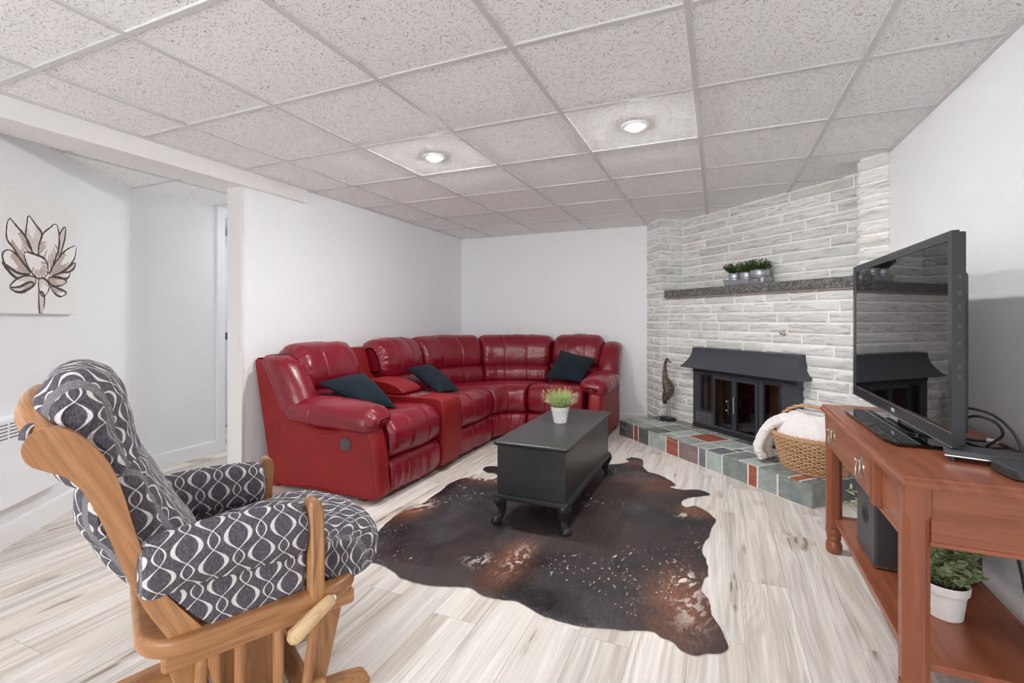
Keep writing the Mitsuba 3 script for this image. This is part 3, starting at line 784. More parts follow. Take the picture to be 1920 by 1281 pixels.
# ------------------------------------------------------------------ stone fireplace across the corner
class Path:
    """A plan polyline with outward normals (to the left of its run = towards the room)."""
    def __init__(s, pts):
        s.P = np.array(pts, float); d = np.diff(s.P, axis=0); s.len = np.linalg.norm(d, axis=1); s.d = d / s.len[:, None]
        s.c = np.r_[0, np.cumsum(s.len)]; s.n = np.stack([s.d[:, 1], -s.d[:, 0]], 1)
    def at(s, t):
        i = np.clip(np.searchsorted(s.c, t, side='right') - 1, 0, len(s.len) - 1)
        p = s.P[i] + s.d[i] * (t - s.c[i])[:, None]; n = s.n[i].copy()
        for k in range(1, len(s.c) - 1):                     # mitred corners
            m = np.abs(t - s.c[k]) < 1e-6
            v = s.n[k - 1] + s.n[k]; n[m] = v / (v @ s.n[k])
        return p, n
KS = [0]
def stone(path, s0, s1, z0, z1, corners, seed):
    g = .0048
    s0, s1, z0, z1 = s0 + g, s1 - g, z0 + g, z1 - g
    ns = max(3, int((s1 - s0) / .02)); s = np.linspace(s0, s1, ns)
    s = np.r_[s, s0 + .004, s0 + .011, s1 - .004, s1 - .011]
    for c in corners:
        if s0 < c < s1:
            s = np.r_[s, c - .012, c - .005, c, c + .005, c + .012]
    s = np.unique(np.round(s[(s >= s0 - 1e-9) & (s <= s1 + 1e-9)], 6))
    z = np.unique(np.r_[z0, z0 + .004, z0 + .010, np.linspace(z0 + .018, z1 - .018, 4), z1 - .010, z1 - .004, z1])
    S, Z = np.meshgrid(s, z, indexing='ij')
    edge = np.minimum(np.minimum(S - s0, s1 - S), np.minimum(Z - z0, z1 - Z))
    rnd = -.014 * (1 - np.sqrt(np.clip(1 - (1 - np.clip(edge / .013, 0, 1)) ** 2, 0, 1)))
    o = (seed * 1.37, seed * .71)
    q = np.stack([S * 9 + o[0], Z * 42 + o[1], np.full_like(S, seed * .31)], -1)
    q2 = np.stack([S * 34 + o[0], Z * 120 + o[1], np.full_like(S, seed * .17)], -1)
    rid = 1 - np.abs(2 * meshkit.fbm(q, 3, 11) - 1)
    disp = .006 + rnd * .9 + (rid - .6) * .019 * np.clip(edge / .02, .1, 1) + (meshkit.noise(q2, 4) - .5) * .005
    p, n = path.at(S.ravel())
    for c in corners:
        pass
    W = p + n * disp.ravel()[:, None]
    V = np.column_stack([W, Z.ravel()])
    # corner stones: round the arris a little
    F = gridfaces(len(s), len(z))
    q_ = np.vstack([F[:, [0, 1, 2]], F[:, [0, 2, 3]]])
    # skirt back into the mortar
    nz = len(z); ring = np.r_[np.arange(len(s)) * nz, (len(s) - 1) * nz + np.arange(1, nz), np.arange(len(s) - 2, -1, -1) * nz + nz - 1, np.arange(nz - 2, 0, -1)]
    B = V[ring].copy(); pb, nb = path.at(S.ravel()[ring]); B[:, :2] = pb - nb * .02
    k = len(V); m = len(ring); i = np.arange(m); j = (i + 1) % m
    q_ = np.vstack([q_, np.stack([ring[i], k + i, k + j], 1), np.stack([ring[i], k + j, ring[j]], 1)])
    KS[0] += 1
    uv = np.stack([np.r_[S.ravel() - s0, (S.ravel() - s0)[ring]] + 10.0 * (KS[0] % 67) + 1.0, np.r_[Z.ravel(), Z.ravel()[ring]]], 1)
    m3 = trimesh.Trimesh(np.vstack([V, B]), q_, process=False)
    fn = m3.face_normals[: len(F)].mean(0)[:2]
    if fn @ n.mean(0) < 0:
        m3.invert()
    put('stone', m3, 'stone_face', FPW, smooth=True, uv=uv)

BL, BU = 3.26, 3.449                                     # lower and upper face, distance along the diagonal
aL, aR = -3.912, -2.0
INS = (-3.455, -2.455, .69)                              # opening of the insert
mass = lambda b: Polygon([(-.69, YB), AB(aL, 3.17), AB(aL, b), AB(aR, b), AB(aR, 3.17), (XR, 3.17 / Q - XR), (XR + .02, YB + .02), (-.69, YB + .02)])
box_ab = lambda a0, a1, b0, b1: Polygon([AB(a0, b0), AB(a1, b0), AB(a1, b1), AB(a0, b1)])
fbox = box_ab(INS[0] + .03, INS[1] - .03, 3.0, 3.62)
core = [prism(mass(BL).buffer(-.003), 0, .15), prism(mass(BL).buffer(-.003).difference(fbox), .15, INS[2] + .01), prism(mass(BL).buffer(-.003), INS[2] + .01, 1.372), prism(mass(BU).buffer(-.003), 1.372, ZC + .01)]
FPW = struct('wall_fireplace', join(core), 'mortar', smooth=False)
lab(FPW, 'whitewashed stone chimney wall of long rough blocks across the room corner')
r_ = random.Random(12)
def row(pts, z0, z1, concave, convex, skip=None, lens=(.2, .62), ri=0):
    P = Path(pts)
    brk = [0, *[P.c[i] for i in concave], P.c[-1]]
    for a, b in zip(brk[:-1], brk[1:]):
        segs = [(a, b)]
        if skip and a <= skip[0] and skip[1] <= b:
            segs = [(a, skip[0]), (skip[1], b)]
        for s0, s1 in segs:
            cuts = [s0]
            cv = [P.c[i] for i in convex if s0 < P.c[i] < s1]
            if cv and s1 - s0 < 1.0:                      # pier: long face and short face alternate round the arris
                c = cv[0]
                if ri % 2:
                    cuts += [c - min(.13, (c - s0) * .45)] if c - s0 > .2 else []
                    cuts += [s1 - .09] if r_.random() < .35 and s1 - c > .2 else []
                else:
                    cuts += [c + .085 + r_.uniform(-.015, .03)] if s1 - c > .18 else []
                    cuts += [c - .20] if c - s0 > .28 and r_.random() < .6 else []
            else:
                x = s0 + r_.uniform(lens[0] * .5, lens[1])
                while x < s1 - .10:
                    cuts.append(x); x += r_.uniform(*lens)
            cuts = sorted(cuts) + [s1]
            for u, v in zip(cuts[:-1], cuts[1:]):
                if v - u > .02:
                    stone(P, u, v, z0, z1, cv, KS[0] + 3)
ptsL = [(-.69, YB), AB(aL, 3.17), AB(aL, BL), AB(aR, BL), AB(aR, 3.17), (XR, 3.17 / Q - XR)]
ptsU = [(-.69, YB), AB(aL, 3.17), AB(aL, BU), AB(aR, BU), AB(aR, 3.17), (XR, 3.17 / Q - XR)]
PLc = Path(ptsL).c
sk = (PLc[2] + INS[0] + .01 - aL, PLc[2] + INS[1] - .01 - aL)
for i in range(2):
    row(ptsL, i * .074, (i + 1) * .074, [2, 3], [1, 4], ri=i, lens=(.4, .9))
nl = 15; hl = (1.335 - .148) / nl
for i in range(nl):
    z0 = .148 + hl * i
    row(ptsL, z0, z0 + hl, [2, 3], [1, 4], sk if z0 + hl < INS[2] + .06 else None, ri=i)
# the course at the height of the mantel: piers only
row(ptsL[:3], 1.335, 1.41, [], [1], ri=0); row(ptsL[3:], 1.335, 1.41, [], [1], ri=1)
nu = 9; hu = (ZC - 1.41) / nu
for i in range(nu):
    row(ptsU, 1.41 + hu * i, 1.41 + hu * (i + 1), [2, 3], [1, 4], ri=i + 1)
# ------------------------------------------------------------------ hearth, mantel, insert and what stands there
DIAG = frame((0, 0, 0), (Q, -Q, 0), (Q, Q, 0))           # local x runs along the chimney wall (a), local y into the corner (b)
def dg(m):
    return moved(m, DIAG)
HB0, HA0, HA1, HH = 2.70, -3.935, -1.972, .148
hearth = lab(numbered('raised_hearth'), 'low raised hearth clad in green, black and rust red slate tiles with cream grout', 'hearth')
def stone_core():
    return prism(sbox(HA0 + .002, HB0 + .002, HA1 - .002, BL + .0), 0, HH - .0018)
put('grout_bed', dg(stone_core()), 'grout_cream', hearth, smooth=False)
TK = [0]
def tile(m, kind, c, axes):
    """kind: index of the slate; uv follows two local axes."""
    TK[0] += 1; K = kind + 7 * (TK[0] % 9)
    m = dg(m) if axes != 'end' else dg(m)
    def uv(v):
        a, b = v[:, 0] * Q - v[:, 1] * Q, v[:, 0] * Q + v[:, 1] * Q
        x, y = {'top': (a, b), 'front': (a, v[:, 2]), 'end': (b, v[:, 2])}[axes]
        return np.stack([np.clip(x - c, 0, 9) + 10.0 * K + .02, y], 1)
    put('tile', m, 'slate_tile', hearth, smooth=False, uv=uv)
G2 = .0065
ua = [-3.935, -3.708, -3.640, -3.487, -3.261, -3.111, -2.889, -2.810, -2.655, -2.429, -2.353, -2.202, -1.972]
fk = [2, 3, 2, 1, 3, 4, 5, 1, 0, 3, 6, 0]
for a0, a1, k in zip(ua[:-1], ua[1:], fk):
    tile(bx(a0 + G2 * (a0 > HA0 + .01), a1 - G2 * (a1 < HA1 - .01), HB0, HB0 + .012, .004, HH - .009, .0018), k, a0, 'front')
for b0, b1, k in ((2.70, 2.93, 0), (2.93, 3.165, 2)):
    tile(bx(HA1 - .012, HA1, b0 + G2 + .008 * (b0 < 2.71), b1 - G2, .004, HH - .009, .0018), k, b0, 'end')
    tile(bx(HA0, HA0 + .012, b0 + G2 + .008 * (b0 < 2.71), b1 - G2, .004, HH - .009, .0018), k, b0, 'end')
# top: an irregular pattern of rectangles on a grid
r_ = random.Random(31)
na, nb = 26, 7
ga = np.linspace(HA0, HA1, na + 1); gb = np.r_[HB0, np.linspace(HB0 + .085, BL - .015, nb)]
occ = np.zeros((na, nb), bool)
shapes = [(3, 2), (2, 2), (3, 1), (2, 1), (1, 1), (2, 3), (1, 2), (3, 3)]
prevk = -1
for j in range(nb):
    for i in range(na):
        if occ[i, j]:
            continue
        ok = [(w, h) for w, h in shapes if i + w <= na and j + h <= nb and not occ[i:i + w, j:j + h].any()]
        wts = [w * h + .6 for w, h in ok]
        w, h = r_.choices(ok, wts)[0]
        occ[i:i + w, j:j + h] = True
        small = w * h <= 2
        k = r_.choices([0, 1, 2, 3, 4, 5, 6], [3, 4, 2, 4.5 if small else .4, 1.2, 2.5, 3])[0]
        if k == prevk:
            k = r_.choice([0, 1, 5, 6])
        prevk = k
        tile(bx(ga[i] + G2 * (i > 0), ga[i + w] - G2 * (i + w < na), gb[j] + G2 * (j > 0), gb[j + h] - G2, HH - .008, HH + r_.uniform(-.0008, .0008), .0018), k, ga[i], 'top')

# mantel shelf: rough granite slab
def slab(a0, a1, b0, b1, z0, z1, seed):
    m = rbox((a1 - a0, b1 - b0, z1 - z0), .004, 1, sub=(110, 8, 6)); V = np.array(m.vertices)
    n = meshkit.fbm(np.stack([V[:, 0] * 55, V[:, 1] * 55, V[:, 2] * 60], 1), 3, seed) - .5
    fr = np.clip((-(V[:, 1]) + (b1 - b0) / 2 < 1e9), 0, 1)
    face = (V[:, 1] < -(b1 - b0) / 2 + .004)
    V[:, 1] -= np.where(face, n * .012, 0); V[:, 2] += n * .002
    m = trimesh.Trimesh(V + [(a0 + a1) / 2, (b0 + b1) / 2, (z0 + z1) / 2], m.faces, process=False)
    return m
man = lab(numbered('mantel_shelf'), 'long dark grey rough granite mantel shelf on the stone chimney', 'mantel')
put('granite_slab', dg(slab(-3.906, -2.004, 3.212, 3.445, 1.340, 1.410, 5)), 'granite_rock', man, smooth=25)
put('lip', dg(bx(-3.90, -2.01, 3.228, 3.44, 1.328, 1.341)), 'granite_lip', man, label='thin reddish brown underside lip')

# hook in the wall
hk = lab(numbered('wall_hook'), 'small round metal hook plug in the stone above the fireplace hood', 'hook')
Mh = frame((*AB(-2.590, BL - .012), 1.022), (Q, -Q, 0), (0, 0, 1), (-Q, -Q, 0))
put('plate', moved(lathe([(.020, -.004), (.020, .004), (.016, .007)], 20), Mh), 'nickel', hk)
put('pin', moved(lathe([(.009, .005), (.008, .018), (.013, .024), (.014, .034), (.010, .039), (.004, .041)], 16), Mh), 'steel', hk)

# the fireplace insert
ins = lab(numbered('fireplace_insert'), 'black metal fireplace insert with flared hood and glass doors in the stone wall', 'fireplace')
a0, a1, bf = -3.475, -2.440, 3.188
def ring_plate(x0, x1, z0, z1, holes, t0, t1):
    g = sbox(x0, z0, x1, z1)
    for h in holes:
        g = g.difference(sbox(*h))
    m = prism(g, 0, t1 - t0)                             # (x, z, depth)
    M = np.array([[1, 0, 0, 0], [0, 0, 1, t0], [0, 1, 0, 0], [0, 0, 0, 1.]])
    return flipfix(moved(m, M))
zb, zt = HH + .001, .700
dz0, dz1 = .187, .632
xw = [(-3.375, -3.245), (-2.72, -2.575)]                 # side windows
xd = [(-3.222, -2.998), (-2.992, -2.768)]                # doors
put('face_plate', dg(join([ring_plate(a0, a1, zb, zt, [(xw[0][0], .315, xw[0][1], .632), (xw[1][0], .315, xw[1][1], .632), (-3.228, dz0, -2.762, dz1)], bf, bf + .008),
                           bx(a0, a0 + .006, bf, BL + .02, zb, zt), bx(a1 - .006, a1, bf, BL + .02, zb, zt)])), 'black_metal', ins, smooth=20)
for k in (0, 1):
    x0, x1 = xw[k]
    put('side_window_frame', dg(ring_plate(x0 - .006, x1 + .006, .309, .638, [(x0 + .010, .325, x1 - .010, .622)], bf - .006, bf + .004)), 'black_metal_dark', ins, smooth=False)
    put('side_window_glass', dg(bx(x0, x1, bf + .004, bf + .006, .318, .63)), 'stove_glass', ins, smooth=False)
# the wall and roof of the fire chamber
ch = put('fire_chamber', dg(join([bx(a0 + .03, a1 - .03, 3.60, 3.612, zb, .70), bx(a0 + .03, a0 + .04, bf + .01, 3.6, zb, .70), bx(a1 - .04, a1 - .03, bf + .01, 3.6, zb, .70),
                                  bx(a0 + .03, a1 - .03, bf + .01, 3.6, .690, .70), bx(a0 + .03, a1 - .03, bf + .008, 3.6, zb, zb + .02)])), 'soot', ins, smooth=False)
for x0, x1 in ((-3.40, -3.235), (-2.755, -2.55)):
    put('firebrick_panel', dg(bx(x0, x1, bf + .10, bf + .13, .18, .66, .002)), 'firebrick', ins, label='rust brown brick panel behind the side window')
A_, B_ = np.meshgrid(np.linspace(-3.24, -2.75, 40), np.linspace(bf + .02, 3.58, 24), indexing='ij')
hz = .172 + .045 * meshkit.fbm(np.stack([A_ * 12, B_ * 12, A_ * 0], -1), 3, 3) + .03 * np.exp(-((A_ + 2.86) / .1) ** 2)
put('ash_bed', dg(asmesh((np.stack([A_, B_, hz], -1).reshape(-1, 3), gridfaces(40, 24)))), 'ash', ins, smooth=True)
# doors, each with its frame, glass and handle
for k in (0, 1):
    x0, x1 = xd[k]
    d = put('door', dg(ring_plate(x0, x1, dz0, dz1, [(x0 + .018, dz0 + .02, x1 - .018, dz1 - .02)], bf - .012, bf + .010)), 'black_metal', ins, smooth=False)
    put('pane', dg(bx(x0 + .014, x1 - .014, bf + .001, bf + .004, dz0 + .015, dz1 - .015)), 'stove_glass', d, smooth=False)
    put('bead', dg(ring_plate(x0 + .015, x1 - .015, dz0 + .017, dz1 - .017, [(x0 + .022, dz0 + .024, x1 - .022, dz1 - .024)], bf - .016, bf - .010)), 'black_metal_dark', d, smooth=False)
    if k == 0:
        put('handle', dg(join([rod((-3.028, bf - .012, .44), (-3.028, bf - .040, .44), .007), rod((-3.028, bf - .012, .365), (-3.028, bf - .040, .365), .007), rod((-3.028, bf - .040, .335), (-3.028, bf - .040, .452), .007)])), 'black_metal_dark', d)
        put('handle_knob', dg(join([trimesh.creation.icosphere(2, .010).apply_translation((-3.045, bf - .040, z)) for z in (.44, .365)])), 'steel', d, label='bright steel handle ends')
    else:
        put('latch', dg(join([rod((-2.981, bf - .012, .42), (-2.981, bf - .032, .43), .006), rod((-2.981, bf - .032, .345), (-2.981, bf - .034, .47), .0065), rod((-2.981, bf - .034, .47), (-2.966, bf - .036, .492), .0055)])), 'steel', d, label='steel latch lever')
put('lintel_bar', dg(bx(a0, a1, bf - .006, bf + .01, .650, .70, .002)), 'black_metal_dark', ins)
put('sill_bar', dg(bx(a0, a1, bf - .010, bf + .01, zb, .178, .003)), 'black_metal_dark', ins)
put('side_panel', dg(bx(-2.565, a1, bf - .003, bf + .006, .19, .632, .002)), 'black_metal', ins)
for k in range(9):                                        # louvres at the lower left
    z = .200 + k * .0105
    for c in range(4):
        xa = -3.432 + c * .0475
        put('louvre', dg(moved(bx(-.019, .019, -.004, .004, -.0022, .0022, .0008), TR(xa + .019, bf - .002, z, 0, .5))), 'steel', ins, smooth=False)
# the flared hood: three sheets with a hollow curve
def hood():
    n = 14; t = np.linspace(0, 1, n); z = .866 + (.690 - .866) * t
    fl = t ** 2.1
    fb = 3.190 + (3.105 - 3.190) * fl; la = -3.486 + (-3.560 + 3.486) * fl; ra = -2.428 + (-2.372 + 2.428) * fl
    outer = []
    for off in (0, .006):
        V = [np.stack([la + off, np.full(n, 3.262), z - off], 1), np.stack([la + off, fb + off, z - off], 1), np.stack([ra - off, fb + off, z - off], 1), np.stack([ra - off, np.full(n, 3.262), z - off], 1)]
        outer.append(np.stack(V, 1))
    V = np.vstack([o.reshape(-1, 3) for o in outer]); F = []
    F.append(gridfaces(n, 4)); F.append(gridfaces(n, 4)[:, ::-1] + n * 4)
    b = np.array([[(n - 1) * 4 + i, (n - 1) * 4 + i + 1, (n - 1) * 4 + i + 1 + n * 4, (n - 1) * 4 + i + n * 4] for i in range(3)])
    tq = np.array([[0, 3, 2, 1], [n * 4, n * 4 + 1, n * 4 + 2, n * 4 + 3]])
    s = np.array([[i * 4, (i + 1) * 4, (i + 1) * 4 + n * 4, i * 4 + n * 4] for i in range(n - 1)]); s2 = s[:, ::-1] + 3
    m = asmesh((V, np.vstack(F + [b, tq, s, s2])))
    m.fix_normals()
    return m
put('hood', dg(hood()), 'black_metal', ins, smooth=35)

# heron figure on the hearth
def heron():
    t = thing('heron_figure', 'slim bronze bird figure on a black block standing on the hearth left of the fireplace', 'figurine')
    M = frame((*AB(-3.725, 3.11), HH), (Q, -Q, 0), (Q, Q, 0))
    mv = lambda m: moved(m, M)
    put('base_block', mv(bx(-.062, .062, -.045, .045, 0, .034, .003, 2)), 'black_plastic', t)
    put('leg', mv(join([rod((-.008, 0, .03), (-.004, 0, .20), .005, .007, 10)])), 'nickel', t); put('leg', mv(rod((.012, .012, .03), (.016, .008, .20), .005, .007, 10)), 'nickel', t)
    P = crom([(-.060, .01, .150), (-.050, .004, .175), (-.02, 0, .235), (.012, 0, .285), (.004, 0, .335), (-.028, 0, .385), (-.044, 0, .435), (-.046, 0, .49), (-.040, 0, .535), (-.030, 0, .560)], 8)
    tt = np.linspace(0, 1, len(P))
    rr = np.interp(tt, [0, .08, .25, .40, .52, .62, .75, .9, 1], [.006, .020, .050, .058, .046, .028, .019, .015, .013])
    body = sweep(P, circ(1, 20), up=(0, 1, 0), scale=np.stack([rr * .8, rr], 1))
    V = np.array(body.vertices); n = meshkit.noise(V * 130, 3) - .5; V = V + np.array(body.vertex_normals) * n[:, None] * .010
    put('body', mv(trimesh.Trimesh(V, body.faces, process=False)), 'bronze', t, smooth=40)
    put('head', mv(tube(crom([(-.036, 0, .548), (-.028, 0, .575), (-.012, 0, .588), (.006, 0, .575), (.020, 0, .562), (.040, 0, .565), (.058, 0, .577)], 6), 1, 10, scale=np.interp(np.linspace(0, 1, 37), [0, .3, .45, .6, 1], [.012, .015, .013, .007, .002]), up=(0, 1, 0))), 'bronze', t)
    r = random.Random(4)
    fs = []
    for k in range(26):
        u = r.uniform(.05, .95); i = int((.2 + .55 * u) * (len(P) - 1)); a = r.uniform(0, 2 * PI); p = P[i] + np.array([math.cos(a) * .8, math.sin(a) * .7, 0]) * rr[i]
        e = p + np.array([math.cos(a) * .01, math.sin(a) * .01, -.022 - .012 * r.random()])
        fs.append(sweep(np.array([p, (p + e) / 2, e]), circ(1, 5), scale=np.array([.0045, .004, .001]), up=(0, 1, 0)))
    put('feathers', mv(join(fs)), 'nickel', t, smooth=False, kind='stuff')
    put('crest', mv(join([tube(crom([(-.040, 0, .54), (-.052, .003, .553), (-.068, .004, .548)], 4), .0022, 6), tube(crom([(-.034, 0, .52), (-.005, .004, .527), (.018, .004, .520), (.035, .004, .524)], 4), .0022, 6)])), 'wire_dark', t)
heron()

# leaves
def leaf(L, W, fold=.25, n=4, droop=.15, round_=False):
    """A leaf along +x from the origin, its face up; (vertices, faces)."""
    s = np.linspace(0, 1, n + 1)
    w = W / 2 * (np.sqrt(np.clip(1 - (2 * s - 1) ** 2, 0, 1)) if round_ else np.sin(PI * s ** .8) ** .9)
    z = -droop * L * s ** 2
    V = np.vstack([np.stack([s * L, w, z + fold * w], 1), np.stack([s * L, 0 * s, z], 1), np.stack([s * L, -w, z + fold * w], 1)])
    k = n + 1; F = []
    for i in range(n):
        F += [[i, i + 1, k + i + 1, k + i], [k + i, k + i + 1, 2 * k + i + 1, 2 * k + i]]
    return V, np.array(F)
def orient(V, p, d, roll, r=None):
    d = np.asarray(d, float); d /= np.linalg.norm(d)
    side = np.cross([0, 0, 1], d); side = side / np.linalg.norm(side) if np.linalg.norm(side) > 1e-6 else np.array([0, 1.0, 0])
    up = np.cross(d, side)
    side, up = side * math.cos(roll) + up * math.sin(roll), -side * math.sin(roll) + up * math.cos(roll)
    return V[:, :1] * d + V[:, 1:2] * side + V[:, 2:] * up + np.asarray(p)
class Foliage:
    def __init__(s):
        s.V, s.F, s.n = [], [], 0
    def add(s, V, F):
        s.V.append(V); s.F.append(F + s.n); s.n += len(V)
    def mesh(s):
        return asmesh((np.vstack(s.V), np.vstack(s.F)))

# planter tray with three tin pots on the mantel
def planter():
    tray = thing('tin_tray', 'low galvanized tray with wire handles on the granite mantel', 'tray')
    Mt = frame((*AB(-2.978, 3.30), 1.411), (Q, -Q, 0), (Q, Q, 0)); mv = lambda m: moved(m, Mt)
    hl_, hw = .198, .052
    ring = rrect(2 * hl_, 2 * hw, .02, 5)
    outer = [(.0, 0), (-.004, .014), (-.0035, .016), (-.0065, .030), (-.006, .032), (-.009, .046), (-.0075, .048)]
    V = [np.column_stack([inset_ring(ring, d), np.full(len(ring), z)]) for d, z in outer] + [np.column_stack([inset_ring(ring, -.006), np.full(len(ring), .046)]), np.column_stack([inset_ring(ring, .003), np.full(len(ring), .004)])]
    n = len(ring); F = gridfaces(len(V), n, wrapv=True)[:, ::-1]; k = len(V) * n
    VV = np.vstack(V + [[[0, 0, .004]], [[0, 0, 0]]]); i = np.arange(n); j = (i + 1) % n
    q = np.vstack([F[:, [0, 1, 2]], F[:, [0, 2, 3]], np.stack([i + (len(V) - 1) * n, j + (len(V) - 1) * n, np.full(n, k)], 1), np.stack([j, i, np.full(n, k + 1)], 1)])
    put('body', mv(flipfix((VV, q))), 'galvanized', tray, smooth=35)
    put('wire_handle', mv(tube(crom([(-.195, -.03, .040), (-.225, -.030, .055), (-.235, 0, .060), (-.225, .030, .055), (-.195, .03, .040)], 6), .0022, 6)), 'wire_dark', tray)
    put('wire_handle', mv(tube(crom([(.195, -.03, .040), (.225, -.030, .055), (.235, 0, .060), (.225, .030, .055), (.195, .03, .040)], 6), .0022, 6)), 'wire_dark', tray)
    put('wire_handle', mv(tube(crom([(.085, -.061, .012), (.100, -.072, .040), (.135, -.076, .048), (.165, -.072, .044), (.178, -.061, .014)], 6), .0022, 6)), 'wire_dark', tray)
    for q_, (x, r, h) in enumerate(((-.125, .054, .098), (0.0, .056, .098), (.128, .072, .106))):
        side = ['leftmost on the mantel tray', 'middle one on the mantel tray', 'the widest on the mantel tray'][q_]
        t = thing('tin_pot_plant', f'small galvanized pot of dark green leaves, {side}', 'potted plant', 'tin pot plants on the mantel')
        Mp = Mt @ TR(x, 0, .0045)
        prof = [(r * .74, 0), (r * .76, .003), (r * .865, h * .42), (r * .90, h * .45), (r * .875, h * .50), (r * .90, h * .54), (r * .915, h * .60), (r * .945, h * .63), (r * .92, h * .68), (r * .97, h * .93), (r * 1.02, h * .97), (r * 1.0, h), (r * .95, h * .96), (r * .9, h * .86)]
        put('pot', moved(lathe(prof, 28), Mp), 'galvanized', t, smooth=40)
        fo = Foliage(); st = []; rr = random.Random(50 + q_)
        for k in range(48):
            a = rr.uniform(0, 2 * PI); d0 = rr.uniform(0, .8) * r; lean = rr.uniform(0, .95); L = rr.uniform(.05, .105)
            p = np.array([math.cos(a) * d0, math.sin(a) * d0, h * .88]); d = np.array([math.cos(a) * lean, math.sin(a) * lean, 1.0]); d /= np.linalg.norm(d)
            e = p + d * L
            st.append(sweep(np.array([p, (p + e) / 2, e]), circ(.0012, 4), up=(1, .2, 0)))
            for i in range(9):
                s = .35 + .65 * i / 8; aa = i * 2.4 + k
                dd = np.array([math.cos(aa), math.sin(aa), rr.uniform(.1, .9)]); V, F = leaf(rr.uniform(.018, .027), rr.uniform(.013, .018), .2, 3, .2)
                fo.add(orient(V, p + d * L * s, dd, rr.uniform(-.5, .5)), F)
        put('stems', moved(join(st), Mp), 'stem_green', t, smooth=False, kind='stuff')
        put('foliage', moved(fo.mesh(), Mp), 'leaf_dark', t, smooth=True, kind='stuff')
        put('soil', moved(lathe([(r * .89, h * .84), (r * .5, h * .87)], 20), Mp), 'soil', t)
planter()

